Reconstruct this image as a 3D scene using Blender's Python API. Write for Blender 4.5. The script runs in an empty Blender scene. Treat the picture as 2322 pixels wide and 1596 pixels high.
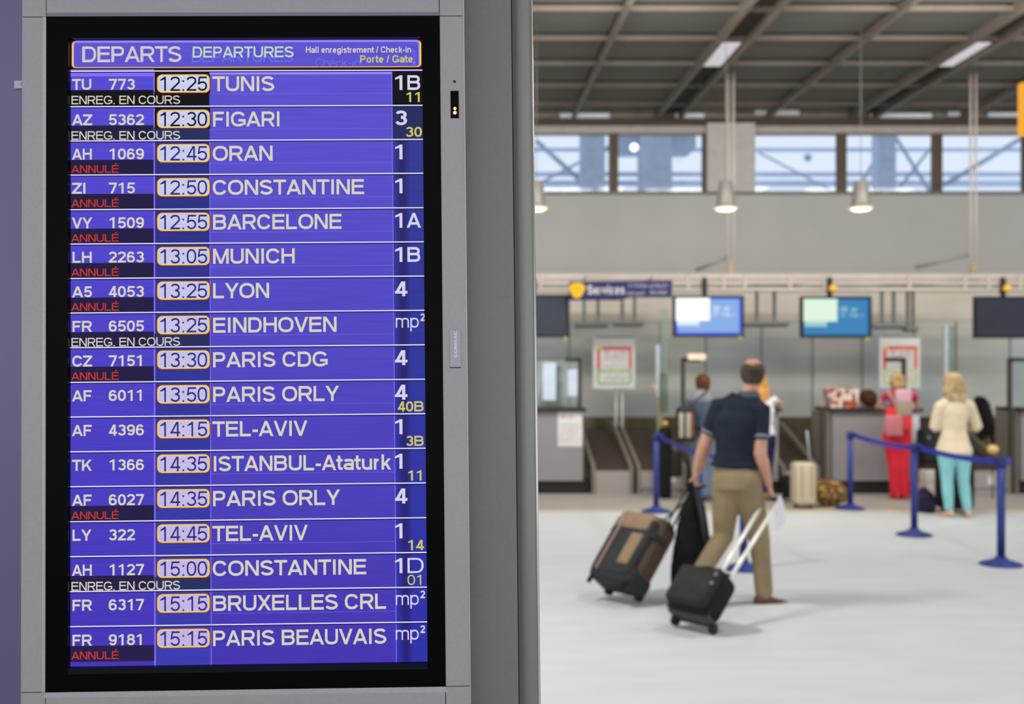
import bpy, bmesh, math, random
from mathutils import Vector, Matrix
random.seed(7)
sc = bpy.context.scene
COL = sc.collection
F, CX, CY, EYE = 2600.0, 1020.0, 835.0, 1.7        # focal length in pixels, vanishing point, eye height
PI = math.pi

def lin(c):
    return tuple(((v / 255) / 12.92 if v / 255 <= .04045 else ((v / 255 + .055) / 1.055) ** 2.4) for v in c)

# ------------------------------------------------------------------ camera, world, light, exposure
cam = bpy.data.cameras.new('camera')
cam.sensor_width = 36; cam.lens = F / 2322 * 36
cam.shift_x = (1161 - CX) / 2322; cam.shift_y = (CY - 798) / 2322
cam.clip_start = .05; cam.clip_end = 300
cam.dof.use_dof = True; cam.dof.focus_distance = 1.87; cam.dof.aperture_fstop = 4.2
camo = bpy.data.objects.new('camera', cam); COL.objects.link(camo)
camo.location = (0, 0, EYE); camo.rotation_euler = (PI / 2, 0, 0)
sc.camera = camo
w = bpy.data.worlds.new('world'); sc.world = w; w.use_nodes = True
bg = w.node_tree.nodes['Background']
bg.inputs[0].default_value = (.90, .95, 1.0, 1); bg.inputs[1].default_value = 1.15
def area(name, loc, rot, sx, sy, power, col=(1, 1, 1)):
    l = bpy.data.lights.new(name, 'AREA'); l.shape = 'RECTANGLE'; l.size = sx; l.size_y = sy
    l.energy = power; l.color = col
    o = bpy.data.objects.new(name, l); COL.objects.link(o); o.location = loc; o.rotation_euler = rot
    return o
for lx, ly, pw in [(-2.8, 2.5, 50), (3.6, 2.5, 80), (3.6, 8.0, 85), (6.8, 8.0, 85), (-1.6, 7.2, 300), (.4, 12.3, 25), (3.6, 12.3, 25), (6.8, 12.3, 25)]:
    area('ceiling_fill_light', (lx, ly, 5.7), (0, 0, 0), .5, 1.1, pw, (1, .97, .93))  # fill lights added under the ceiling, apart from the modelled fixtures
for lx in (-1.6, 2.0, 5.6, 9.2): area('wall_fill_light', (lx, 12.2, 5.5), (math.radians(58), 0, 0), 2.4, .5, 90, (1, .96, .91))  # out-of-view lights added to brighten the back wall
area('hall_front_glazing_light', (2, -9, 3.2), (PI / 2, 0, 0), 16, 5, 260, (.95, .97, 1))
sc.view_settings.view_transform = 'Standard'; sc.view_settings.look = 'None'
sc.view_settings.exposure = 0; sc.view_settings.gamma = 1; sc.view_settings.use_curve_mapping = False

# ------------------------------------------------------------------ materials
MATS = {}
def mat(name, rgb, rough=.6, metal=0, var=.06, scale=6, spec=.4, emit=None, es=1, coat=0, rgb2=None, stretch=(1, 1, 1), bump=0):
    if name in MATS: return MATS[name]
    m = bpy.data.materials.new(name); m.use_nodes = True; MATS[name] = m
    nt = m.node_tree; b = nt.nodes['Principled BSDF']
    b.inputs['Roughness'].default_value = rough; b.inputs['Metallic'].default_value = metal
    b.inputs['Specular IOR Level'].default_value = spec; b.inputs['Coat Weight'].default_value = coat
    c = lin(rgb)
    tc = nt.nodes.new('ShaderNodeTexCoord'); mp = nt.nodes.new('ShaderNodeMapping'); no = nt.nodes.new('ShaderNodeTexNoise')
    nt.links.new(tc.outputs['Object'], mp.inputs[0]); nt.links.new(mp.outputs[0], no.inputs['Vector'])
    mp.inputs['Scale'].default_value = stretch
    no.inputs['Scale'].default_value = scale; no.inputs['Detail'].default_value = 3
    r = nt.nodes.new('ShaderNodeValToRGB'); nt.links.new(no.outputs['Fac'], r.inputs[0])
    r.color_ramp.elements[0].position = .35; r.color_ramp.elements[1].position = .65
    c2 = lin(rgb2) if rgb2 else tuple(v * (1 + var) for v in c)
    c1 = c if rgb2 else tuple(v * (1 - var) for v in c)
    r.color_ramp.elements[0].color = (*c1, 1); r.color_ramp.elements[1].color = (*c2, 1)
    nt.links.new(r.outputs[0], b.inputs['Base Color'])
    if bump:
        bp = nt.nodes.new('ShaderNodeBump'); bp.inputs['Strength'].default_value = bump; bp.inputs['Distance'].default_value = .004
        nt.links.new(no.outputs['Fac'], bp.inputs['Height']); nt.links.new(bp.outputs[0], b.inputs['Normal'])
    if emit:
        b.inputs['Emission Color'].default_value = (*lin(emit), 1); b.inputs['Emission Strength'].default_value = es
    return m
def emis(name, rgb, s=1, rgb2=None, axis=2, lo=0, hi=1, noise=0):
    """screen pixels: emission with an optional run from rgb to rgb2 along an object axis"""
    if name in MATS: return MATS[name]
    m = bpy.data.materials.new(name); m.use_nodes = True; MATS[name] = m
    nt = m.node_tree; nt.nodes.clear()
    o = nt.nodes.new('ShaderNodeOutputMaterial'); e = nt.nodes.new('ShaderNodeEmission'); nt.links.new(e.outputs[0], o.inputs[0])
    e.inputs[0].default_value = (*lin(rgb), 1); e.inputs[1].default_value = s
    if rgb2 or noise:
        tc = nt.nodes.new('ShaderNodeTexCoord'); sp = nt.nodes.new('ShaderNodeSeparateXYZ'); nt.links.new(tc.outputs['Object'], sp.inputs[0])
        mr = nt.nodes.new('ShaderNodeMapRange'); mr.inputs[1].default_value = lo; mr.inputs[2].default_value = hi
        nt.links.new(sp.outputs[axis], mr.inputs[0])
        mx = nt.nodes.new('ShaderNodeMix'); mx.data_type = 'RGBA'; nt.links.new(mr.outputs[0], mx.inputs[0])
        mx.inputs[6].default_value = (*lin(rgb), 1); mx.inputs[7].default_value = (*lin(rgb2 or rgb), 1)
        out = mx.outputs[2]
        if noise:
            no = nt.nodes.new('ShaderNodeTexNoise'); mp = nt.nodes.new('ShaderNodeMapping')
            mp.inputs['Scale'].default_value = (3, 3, 90); no.inputs['Scale'].default_value = 4; no.inputs['Detail'].default_value = 4
            nt.links.new(tc.outputs['Object'], mp.inputs[0]); nt.links.new(mp.outputs[0], no.inputs['Vector'])
            m2 = nt.nodes.new('ShaderNodeMapRange'); m2.inputs[1].default_value = .3; m2.inputs[2].default_value = .7
            m2.inputs[3].default_value = 1 - noise; m2.inputs[4].default_value = 1 + noise
            nt.links.new(no.outputs['Fac'], m2.inputs[0])
            vm = nt.nodes.new('ShaderNodeVectorMath'); vm.operation = 'SCALE'
            nt.links.new(out, vm.inputs[0]); nt.links.new(m2.outputs[0], vm.inputs['Scale']); out = vm.outputs[0]
        nt.links.new(out, e.inputs[0])
    return m
def glass(name, rgb=(235, 242, 240), amt=.92, rough=.05):
    if name in MATS: return MATS[name]
    m = bpy.data.materials.new(name); m.use_nodes = True; MATS[name] = m
    nt = m.node_tree; nt.nodes.clear()
    o = nt.nodes.new('ShaderNodeOutputMaterial'); mx = nt.nodes.new('ShaderNodeMixShader')
    t = nt.nodes.new('ShaderNodeBsdfTransparent'); g = nt.nodes.new('ShaderNodeBsdfGlossy')
    t.inputs[0].default_value = (*lin(rgb), 1); g.inputs['Roughness'].default_value = rough
    mx.inputs[0].default_value = 1 - amt
    nt.links.new(t.outputs[0], mx.inputs[1]); nt.links.new(g.outputs[0], mx.inputs[2]); nt.links.new(mx.outputs[0], o.inputs[0])
    return m

# ------------------------------------------------------------------ mesh helpers
class MB:
    def __init__(s): s.v = []; s.f = []; s.mi = []; s.smooth = []
    def add(s, vs, fs, mi=0, M=None, sm=False):
        b = len(s.v)
        s.v += [tuple(M @ Vector(p)) if M else tuple(p) for p in vs]
        s.f += [tuple(b + i for i in f) for f in fs]; s.mi += [mi] * len(fs); s.smooth += [sm] * len(fs)
        return s
    def box(s, x0, x1, y0, y1, z0, z1, mi=0, M=None):
        v = [(x, y, z) for z in (z0, z1) for y in (y0, y1) for x in (x0, x1)]
        return s.add(v, [(0, 2, 3, 1), (4, 5, 7, 6), (0, 1, 5, 4), (2, 6, 7, 3), (0, 4, 6, 2), (1, 3, 7, 5)], mi, M)
    def prism(s, pts, d0, d1, mi=0, M=None):
        """outline in x-z, thick along y"""
        n = len(pts); v = [(x, d0, z) for x, z in pts] + [(x, d1, z) for x, z in pts]
        return s.add(v, [tuple(range(n)), tuple(range(2 * n - 1, n - 1, -1))] + [(i, i + n, (i + 1) % n + n, (i + 1) % n) for i in range(n)], mi, M)
    def quad(s, p, mi=0, M=None): return s.add(p, [tuple(range(len(p)))], mi, M)
    def loft(s, pts, rads, ref=(1, 0, 0), n=12, mi=0, M=None, caps=True, sm=True, cap=.85):
        P = [Vector(p) for p in pts]; R = [(r, r) if not isinstance(r, (tuple, list)) else r for r in rads]
        if caps:
            d0 = (P[0] - P[1]).normalized(); d1 = (P[-1] - P[-2]).normalized()
            r0, r1 = min(R[0]), min(R[-1])
            P = [P[0] + d0 * r0 * cap, P[0] + d0 * r0 * cap * .6] + P + [P[-1] + d1 * r1 * cap * .6, P[-1] + d1 * r1 * cap]
            R = [(R[0][0] * .45, R[0][1] * .45), (R[0][0] * .83, R[0][1] * .83)] + R + [(R[-1][0] * .83, R[-1][1] * .83), (R[-1][0] * .45, R[-1][1] * .45)]
        vs = []
        for i, p in enumerate(P):
            t = (P[min(i + 1, len(P) - 1)] - P[max(i - 1, 0)]).normalized()
            a = Vector(ref); a = a - t * a.dot(t)
            if a.length < .05: a = Vector((0, 1, 0)) - t * t.y
            a.normalize(); b = t.cross(a)
            for k in range(n):
                th = 2 * PI * k / n; vs.append(p + a * math.cos(th) * R[i][0] + b * math.sin(th) * R[i][1])
        fs = [(i * n + k, i * n + (k + 1) % n, (i + 1) * n + (k + 1) % n, (i + 1) * n + k) for i in range(len(P) - 1) for k in range(n)]
        fs += [tuple(range(n - 1, -1, -1)), tuple((len(P) - 1) * n + k for k in range(n))]
        return s.add(vs, fs, mi, M, sm)
    def cyl(s, a, b, r, n=12, mi=0, M=None): return s.loft([a, b], [r, r], n=n, mi=mi, M=M, caps=False)
    def lathe(s, prof, c=(0, 0, 0), n=24, mi=0, M=None):
        """profile of (radius, z)"""
        vs = [(c[0] + r * math.cos(2 * PI * k / n), c[1] + r * math.sin(2 * PI * k / n), c[2] + z) for r, z in prof for k in range(n)]
        fs = [(i * n + k, i * n + (k + 1) % n, (i + 1) * n + (k + 1) % n, (i + 1) * n + k) for i in range(len(prof) - 1) for k in range(n)]
        fs += [tuple(range(n - 1, -1, -1)), tuple((len(prof) - 1) * n + k for k in range(n))]
        return s.add(vs, fs, mi, M, True)
    def rbox(s, hx, hy, hz, r, M=None, mi=0, seg=3):
        bm = bmesh.new(); bmesh.ops.create_cube(bm, size=1)
        bmesh.ops.scale(bm, vec=(2 * hx, 2 * hy, 2 * hz), verts=bm.verts)
        bmesh.ops.bevel(bm, geom=list(bm.edges), offset=r, segments=seg, profile=.5, affect='EDGES')
        bm.verts.index_update()
        s.add([v.co[:] for v in bm.verts], [tuple(v.index for v in f.verts) for f in bm.faces], mi, M, True); bm.free(); return s
    def sphere(s, c, r, n=12, mi=0, M=None):
        rr = (r, r, r) if not isinstance(r, (tuple, list)) else r
        prof = [(math.sin(PI * i / (n // 2 + 2)), -math.cos(PI * i / (n // 2 + 2))) for i in range(1, n // 2 + 2)]
        vs = [(c[0] + rr[0] * q * math.cos(2 * PI * k / n), c[1] + rr[1] * q * math.sin(2 * PI * k / n), c[2] + rr[2] * z) for q, z in prof for k in range(n)]
        m = len(prof)
        fs = [(i * n + k, i * n + (k + 1) % n, (i + 1) * n + (k + 1) % n, (i + 1) * n + k) for i in range(m - 1) for k in range(n)]
        fs += [tuple(range(n - 1, -1, -1)), tuple((m - 1) * n + k for k in range(n))]
        return s.add(vs, fs, mi, M, True)
WL = {}
def root(name, loc, label, cat, group=None, kind=None):
    o = bpy.data.objects.new(name, None); COL.objects.link(o); o.location = loc; o.empty_display_size = .1
    WL[o.name] = Vector(loc)
    if kind: o['kind'] = kind
    tag(o, label, cat, group); return o
def tag(o, label, cat, group=None):
    if label: o['label'] = label
    if cat: o['category'] = cat
    if group: o['group'] = group
    return o
def obj(name, mb, mats, parent=None, world=True, label=None, kind=None, at=None, voxel=0, smooth=3, edge=None):
    """link one mesh object. world=True: vertices are world coordinates and are shifted to the parent's (or at's) origin"""
    off = Vector((0, 0, 0))
    if parent: off = WL.get(parent.name, Vector((0, 0, 0)))
    elif at: off = Vector(at)
    me = bpy.data.meshes.new(name)
    vs = [tuple(Vector(p) - off) for p in mb.v] if world else mb.v
    me.from_pydata(vs, [], mb.f); me.validate()
    if not isinstance(mats, (list, tuple)): mats = [mats]
    for m in mats: me.materials.append(m)
    if len(me.polygons) == len(mb.mi):
        me.polygons.foreach_set('material_index', mb.mi); me.polygons.foreach_set('use_smooth', mb.smooth)
    bm = bmesh.new(); bm.from_mesh(me); bmesh.ops.recalc_face_normals(bm, faces=bm.faces)
    bm.to_mesh(me); bm.free()
    o = bpy.data.objects.new(name, me); COL.objects.link(o)
    if voxel:
        r = o.modifiers.new('r', 'REMESH'); r.mode = 'VOXEL'; r.voxel_size = voxel; r.use_smooth_shade = True
        s = o.modifiers.new('s', 'SMOOTH'); s.factor = .5; s.iterations = smooth
        bpy.context.view_layer.update()
        dg = bpy.context.evaluated_depsgraph_get()
        m2 = bpy.data.meshes.new_from_object(o.evaluated_get(dg)); o.modifiers.clear(); o.data = m2; m2.name = name
        for m in mats:
            if m.name not in [q.name for q in m2.materials if q]: m2.materials.append(m)
    if parent: o.parent = parent; WL[o.name] = off
    else: o.location = off; WL[o.name] = off
    if label: o['label'] = label
    if kind: o['kind'] = kind
    return o
def copy_tree(o, parent=None):
    c = o.copy(); COL.objects.link(c); c.parent = parent
    for ch in list(o.children): copy_tree(ch, c)
    return c
def X(px, Y): return (px - CX) / F * Y
def Z(py, Y): return EYE - (py - CY) / F * Y
def P(px, py, Y): return Vector((X(px, Y), Y, Z(py, Y)))
def floorY(py): return EYE * F / (py - CY)

# ------------------------------------------------------------------ lettering (grotesque letters built from strokes, cap height 1)
ADV = dict(zip("ABCDEFGHIJKLMNOPQRSTUVWXYZ", [1.0, 1.0, 1.0, 1.0, .93, .86, 1.08, 1.0, .39, .78, 1.0, .85, 1.16, 1.0, 1.08, .93, 1.08, 1.0, .93, .86, 1.0, .94, 1.3, .93, .93, .86]))
ADV.update({'-': .46, '.': .36, ':': .39, '/': .42, ' ': .39, 'É': .93, 'a': .78, 'c': .76, 'e': .78, 'g': .82, 'h': .82, 'i': .36, 'k': .76, 'l': .36,
            'm': 1.2, 'n': .82, 'o': .82, 'p': .82, 'r': .53, 's': .74, 't': .46, 'u': .82, 'v': .76, '²': .5})
def glyph(c, t):
    adv = ADV.get(c, .78); h = t / 2; sb = .06 if not c.isdigit() else .045
    if c in 'COGQSDa': sb = .035 if c != 'D' else .055
    if c in 'AVWXYv': sb = .01
    if c in 'TZ': sb = .015
    L, R, Bm, T = sb + h, adv - sb - h, h, 1 - h
    cx = (L + R) / 2; rx = (R - L) / 2; out = []
    def rect(x0, y0, x1, y1): out.append([(x0, y0), (x1, y0), (x1, y1), (x0, y1)])
    def V(x, y0=0, y1=1): rect(x - h, y0, x + h, y1)
    def H(y, x0, x1): rect(x0, y - h, x1, y + h)
    def par(x0, y0, x1, y1, k=1.0):
        wd = t * k * math.hypot(x1 - x0, y1 - y0) / abs(y1 - y0) / 2
        out.append([(x0 - wd, y0), (x0 + wd, y0), (x1 + wd, y1), (x1 - wd, y1)])
    def rib(p, closed=False):
        n = len(p); q = []
        for i in range(n):
            a = Vector(p[i - 1] if (i or closed) else p[0]); b = Vector(p[i]); d = Vector(p[(i + 1) % n] if (i < n - 1 or closed) else p[-1])
            t1 = (b - a).normalized() if (b - a).length > 1e-6 else None; t2 = (d - b).normalized() if (d - b).length > 1e-6 else None
            t1 = t1 or t2; t2 = t2 or t1
            nn = Vector((-(t1 + t2).y, (t1 + t2).x)); nn = nn.normalized() if nn.length > 1e-6 else Vector((-t1.y, t1.x))
            k = h / max(.5, nn.dot(Vector((-t1.y, t1.x))))
            q.append((b + nn * k, b - nn * k))
        for i in range(n if closed else n - 1):
            a, b = q[i], q[(i + 1) % n]; out.append([tuple(a[0]), tuple(a[1]), tuple(b[1]), tuple(b[0])])
    def el(cx, cy, rx, ry, a0, a1, n=14, e=2.35):
        r = []
        for i in range(n + 1):
            a = math.radians(a0 + (a1 - a0) * i / n); C, S = math.cos(a), math.sin(a)
            r.append((cx + rx * abs(C) ** (2 / e) * (1 if C >= 0 else -1), cy + ry * abs(S) ** (2 / e) * (1 if S >= 0 else -1)))
        return r
    xh = .73; m = .5
    if c in '0O': rib(el(cx, .5, rx, .5 - h, 0, 360, 28)[:-1], True)
    elif c == 'Q': rib(el(cx, .5, rx, .5 - h, 0, 360, 28)[:-1], True); par(adv - sb, -.02, cx + .05, .28)
    elif c == 'C': rib(el(cx, .5, rx, .5 - h, 27, 333, 24))
    elif c == 'G': rib(el(cx, .5, rx, .5 - h, 30, 315, 22)); V(R, .12, .5); H(.5 - h, cx, R)
    elif c == 'D': V(L); r = .30; rib([(L, T)] + el(R - .36, .5, .36, .5 - h, 90, -90, 16) + [(L, Bm)])
    elif c == 'B':
        V(L); ru = (T - .53) / 2; rl = (.53 - Bm) / 2
        rib([(L, T)] + el(R - .27, .53 + ru, .24, ru, 90, -90, 10) + [(L, .53)]); rib([(L, .53)] + el(R - .27, .53 - rl, .27, rl, 90, -90, 10) + [(L, Bm)])
    elif c in 'PR':
        V(L); ru = (T - .46) / 2; rib([(L, T)] + el(R - .27, .46 + ru, .27, ru, 90, -90, 10) + [(L, .46)])
        if c == 'R': par(R + .01, 0, cx + .06, .46)
    elif c in 'EÉ':
        V(L); H(T, L, adv - sb); H(.53, L, adv - sb - .04); H(Bm, L, adv - sb + .01)
        if c == 'É': par(cx, 1.08, cx + .14, 1.26)
    elif c == 'F': V(L); H(T, L, adv - sb); H(.5, L, adv - sb - .08)
    elif c == 'L': V(L); H(Bm, L, adv - sb)
    elif c == 'H': V(L); V(R); H(.54, L, R)
    elif c == 'I': V(adv / 2)
    elif c == 'J': rib([(R, 1), (R, .3)] + el(cx, .3, rx, .3 - h, 0, -180, 12))
    elif c == 'T': V(adv / 2); H(T, sb, adv - sb)
    elif c == 'U': rib([(L, 1)] + el(cx, .36, rx, .36 - h, 180, 360, 14) + [(R, 1)])
    elif c == 'N': V(L); V(R); par(R - .02, 0, L + .02, 1, .95)
    elif c == 'M': V(L); V(R); par(adv / 2, 0, L + .02, 1, .9); par(adv / 2, 0, R - .02, 1, .9)
    elif c == 'A': par(sb + h * 1.05, 0, adv / 2, 1); par(adv - sb - h * 1.05, 0, adv / 2, 1); H(.29, adv * .24, adv * .76)
    elif c in 'Vv': tp = 1 if c == 'V' else xh; par(adv / 2, 0, sb + h * 1.05, tp); par(adv / 2, 0, adv - sb - h * 1.05, tp)
    elif c == 'W': q = adv / 4; par(q, 0, sb + h, 1); par(q, 0, 2 * q, 1); par(3 * q, 0, 2 * q, 1); par(3 * q, 0, adv - sb - h, 1)
    elif c == 'X': par(sb + h * 1.2, 0, adv - sb - h * 1.3, 1); par(adv - sb - h * 1.2, 0, sb + h * 1.3, 1)
    elif c == 'Y': V(adv / 2, 0, .45); par(adv / 2, .4, sb + h * 1.1, 1); par(adv / 2, .4, adv - sb - h * 1.1, 1)
    elif c == 'Z': H(T, sb, adv - sb); H(Bm, sb, adv - sb); par(sb + t * .7, t * .8, adv - sb - t * .7, 1 - t * .8)
    elif c == 'K': V(L); par(L + h * .5, .3, adv - sb - h * 1.3, 1, .95); par(adv - sb - h * 1.1, 0, cx - .02, .58)
    elif c == 'S':
        ru = (T - .52) / 2; rl = (.52 - Bm) / 2
        rib(el(cx, T - ru, rx * .95, ru, 20, 180, 10, 2.1)[:-1] + [(L + .01, .72), (L + .07, .60), (cx, .52), (R - .07, .42), (R, .30)] + el(cx, Bm + rl, rx, rl, 0, -160, 10, 2.1)[1:])
    elif c == '1': V(adv / 2 + .06, 0, 1); out.append([(adv / 2 - .28, .70), (adv / 2 - .28, .70 + t * .75), (adv / 2 + .04, 1), (adv / 2 + .06, .82)])
    elif c == '2': rib(el(cx, .70, rx, .30 - h, 170, -25, 14) + [(L + h * .4, t * .8)]); H(Bm, sb, adv - sb)
    elif c == '3':
        ru = (T - .53) / 2; rl = (.53 - Bm) / 2
        rib(el(cx, T - ru, rx * .93, ru, 160, -90, 12, 2.1)); rib(el(cx, Bm + rl, rx, rl, 90, -165, 12, 2.1))
    elif c == '4': V(R - .10); H(.27, sb, adv - sb + .02); par(L + .02, .27, R - .14, 1, .95)
    elif c == '5': H(T, L + .08, adv - sb - .02); par(L + .01, .44, L + .09, 1, .9); rib([(L + .02, .50)] + el(cx, .335, rx, .335 - h, 115, -160, 14, 2.1))
    elif c == '6': rib(el(cx, .33, rx, .33 - h, 0, 360, 20, 2.2)[:-1], True); rib(el(cx, .5, rx, .5 - h, 35, 180, 10) + [(L, .33)])
    elif c == '9': rib(el(cx, .67, rx, .33 - h, 0, 360, 20, 2.2)[:-1], True); rib(el(cx, .5, rx, .5 - h, 215, 360, 10) + [(R, .67)])
    elif c == '8': ru = (T - .54) / 2; rl = (.54 - Bm) / 2; rib(el(cx, T - ru, rx * .9, ru, 0, 360, 18, 2.1)[:-1], True); rib(el(cx, Bm + rl, rx, rl, 0, 360, 18, 2.1)[:-1], True)
    elif c == '7': H(T, sb, adv - sb); par(cx - .10, 0, adv - sb - h * 1.1, 1 - t * .9)
    elif c == '-': H(.36, .05, adv - .05)
    elif c == '.': rect(adv / 2 - h, 0, adv / 2 + h, t)
    elif c == ':': rect(adv / 2 - h, 0, adv / 2 + h, t); rect(adv / 2 - h, .62, adv / 2 + h, .62 + t)
    elif c == '/': par(h, 0, adv - h, 1, .9)
    elif c == 'a': V(R, 0, .55); rib(el(cx, .55, rx, xh - h - .55, 165, 0, 8)); rib(el(cx, .23, rx, .23 - h, 0, 360, 14)[:-1], True)
    elif c == 'c': rib(el(cx, xh / 2, rx, xh / 2 - h, 40, 320, 14))
    elif c == 'e': rib(el(cx, xh / 2, rx, xh / 2 - h, 0, 318, 16)); H(xh / 2, L, R)
    elif c == 'o': rib(el(cx, xh / 2, rx, xh / 2 - h, 0, 360, 18)[:-1], True)
    elif c == 'g': rib(el(cx, xh / 2, rx, xh / 2 - h, 0, 360, 16)[:-1], True); rib([(R, xh), (R, 0)] + el(cx, -.02, rx, .2, 0, -165, 8))
    elif c == 'p': V(L, -.27, xh); rib(el(cx, xh / 2, rx, xh / 2 - h, 0, 360, 18)[:-1], True)
    elif c in 'hn': V(L, 0, 1 if c == 'h' else xh); rib([(L, xh - .25)] + el(cx, xh - .26, rx, .26 - h, 180, 0, 10) + [(R, 0)])
    elif c == 'm':
        q = (R - L) / 2; V(L, 0, xh)
        for x0 in (L, L + q): rib([(x0, xh - .25)] + el(x0 + q / 2, xh - .24, q / 2, .24 - h, 180, 0, 8) + [(x0 + q, 0)])
    elif c == 'r': V(L, 0, xh); rib(el(R + .02, xh - .30, R - L, .30 - h, 170, 92, 5))
    elif c == 'u': rib([(L, xh)] + el(cx, .27, rx, .27 - h, 180, 360, 10) + [(R, xh)]); V(R, 0, xh)
    elif c == 'i': V(adv / 2, 0, xh); rect(adv / 2 - h, 1 - t * .9, adv / 2 + h, 1)
    elif c == 'l': V(adv / 2)
    elif c == 't': rib([(adv / 2 - .03, .95), (adv / 2 - .03, .2), (adv / 2 + .02, h + .02), (adv - .02, h)]); H(xh - h, 0, adv - .02)
    elif c == 'k': V(L); par(L + h * .4, .25, R - .02, xh, .95); par(R, 0, cx - .02, .42)
    elif c == 's':
        ru = (xh - h - .38) / 2; rl = (.38 - h) / 2
        rib(el(cx, xh - h - ru, rx, ru, 20, 180, 8, 2)[:-1] + [(L + .05, .45), (cx, .38), (R - .05, .30)] + el(cx, h + rl, rx, rl, 0, -160, 8, 2)[0:])
    elif c == '²':
        for poly in glyph('2', t * 1.7)[1]: out.append([(x * .55 + .06, y * .55 + .48) for x, y in poly])
    return adv, out
def text(mb, s, x0, x1, y, cap, t=.17, d=0, mi=0, M=None, flip=1):
    """flat letters in the x-z plane at depth d, fitted between x0 and x1 with baseline y"""
    tot = sum(ADV.get(c, .78) for c in s); k = (x1 - x0) / tot; x = 0
    for c in s:
        adv, polys = glyph(c, t * cap / ((cap + k) / 2)) if False else glyph(c, t)
        for p in polys: mb.add([(x0 + (x + a) * k, d, y + b * cap) for a, b in p], [tuple(range(len(p)))], mi, M)
        x += adv
    return mb
def marks(mb, x0, x1, z0, z1, n, d, mi=0, M=None, seed=1):
    """letter-sized strokes: writing too far off to be read"""
    r = random.Random(seed); wd = (x1 - x0) / n
    for i in range(n):
        if r.random() < .12: continue
        a = x0 + i * wd + wd * .1; b = a + wd * .75; tz = z1 - (z1 - z0) * (.25 if r.random() < .5 else 0); th = (z1 - z0) * .2
        mb.box(a, a + wd * .25, d - .001, d, z0, tz, mi, M)
        mb.box(a, b, d - .001, d, tz - th, tz, mi, M)
        if r.random() < .6: mb.box(b - wd * .25, b, d - .001, d, z0, tz, mi, M)
    return mb

# ------------------------------------------------------------------ shared materials
m_frame = mat('silver_painted_metal', (151, 146, 147), .38, .1, .03, 200)
m_frame2 = mat('silver_chamfer', (158, 157, 160), .34, .25, .03, 200)
m_pillar = mat('grey_green_metal', (112, 113, 107), .42, .1, .03, 150)
m_black = mat('black_glass', (4, 4, 5), .2, 0, .1, 5, .03)
m_dark = mat('dark_plastic', (26, 26, 28), .5)
m_seam = mat('seam_dark', (30, 30, 30), .8)  # plain dark grey for seams, screw hole and plate edge
m_white = mat('white_paint', (208, 200, 194), .5, 0, .04)
m_blue = mat('blue_post_paint', (40, 56, 128), .4, .1, .06)
m_belt = mat('blue_belt_webbing', (38, 46, 150), .7, 0, .12, 30)
m_steel = mat('brushed_steel', (150, 146, 142), .38, .6, .06, 4)
m_skin = mat('skin', (202, 150, 125), .55, 0, .06, 9)
m_eye = mat('eye', (60, 45, 40), .3)

# ------------------------------------------------------------------ setting: floor, ceiling, walls, windows
CYF = 15.5            # front of the check-in counters
m_floor = mat('pale_floor', (200, 204, 205), .55, 0, .03, 1.6, .35, stretch=(1, 3, 1), bump=.05)
o = obj('floor', MB().box(-14, 18, -14, 26, -.12, 0), m_floor, at=(0, 0, 0), kind='structure')
m_zone = mat('beige_floor_zone', (160, 154, 146), .6, 0, .06, 2)
z0 = floorY(1157)
obj('trim_1', MB().box(-14, 18, z0 - .22, z0, 0, .004), mat('yellow_floor_line', (196, 184, 156), .6), at=(0, 0, 0), kind='structure')
obj('trim_2', MB().box(-14, 18, z0, 18.4, 0, .003), m_zone, at=(0, 0, 0), kind='structure')

ZC = 5.9
ceil = root('ceiling', (0, 0, 0), None, None, kind='structure')
m_cpan = mat('perforated_ceiling_panel', (104, 103, 97), .8, 0, .10, 40, .1, stretch=(1, 1, 1))
m_cbeam = mat('ceiling_rail', (106, 97, 87), .6, 0, .08, 3)
m_cdark = mat('ceiling_void', (56, 50, 42), .9)
obj('slab', MB().box(-9, 14, -3.6, 19.2, ZC + .26, ZC + .36), m_cdark, ceil)
singles = [2.04 + 3.2 * k for k in range(-3, 4)]
doubles = [3.60 + 3.2 * k for k in range(-3, 4)]
edges = sorted([(x - .035, x + .035) for x in singles] + [(x - .20, x + .20) for x in doubles])
b0 = None
for x in singles:
    m = MB().box(x - .028, x + .028, -3.6, 18.9, ZC - .09, ZC + .03)
    obj('beam', m, m_cbeam, ceil)
for x in doubles:
    for s in (-1, 1):
        obj('beam', MB().box(x + s * .19 - .028, x + s * .19 + .028, -3.6, 18.9, ZC - .10, ZC + .06), m_cbeam, ceil)
    obj('channel', MB().box(x - .155, x + .155, -3.6, 18.9, ZC + .02, ZC + .05), m_cdark, ceil)
ys = [13.4 + 1.2 * k for k in range(-14, 5)]
for y in ys: obj('crossbar', MB().box(-8.8, 13.8, y - .032, y + .032, ZC - .03, ZC + .03), m_cbeam, ceil)
first = None
for y in ys[:-1]:
    for (a, b) in zip(edges[:-1], edges[1:]):
        x0, x1 = a[1] + .01, b[0] - .01; hw = (x1 - x0) / 2
        key = 'narrow' if hw < .6 else 'wide'
        mname = ('cpan', round(hw, 3))
        if mname not in MATS:
            mb = MB()
            mb.box(-hw, hw, .16, 1.08, 0, .03); mb.box(-hw, hw, .16, .18, .03, .07); mb.box(-hw, hw, 1.06, 1.08, .03, .07)
            p = obj('ceiling_panel', mb, m_cpan, ceil, world=False); MATS[mname] = p
        else:
            p = MATS[mname].copy(); COL.objects.link(p); p.name = 'ceiling_panel'
        p.location = ((x0 + x1) / 2, y, ZC + .035)

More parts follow.
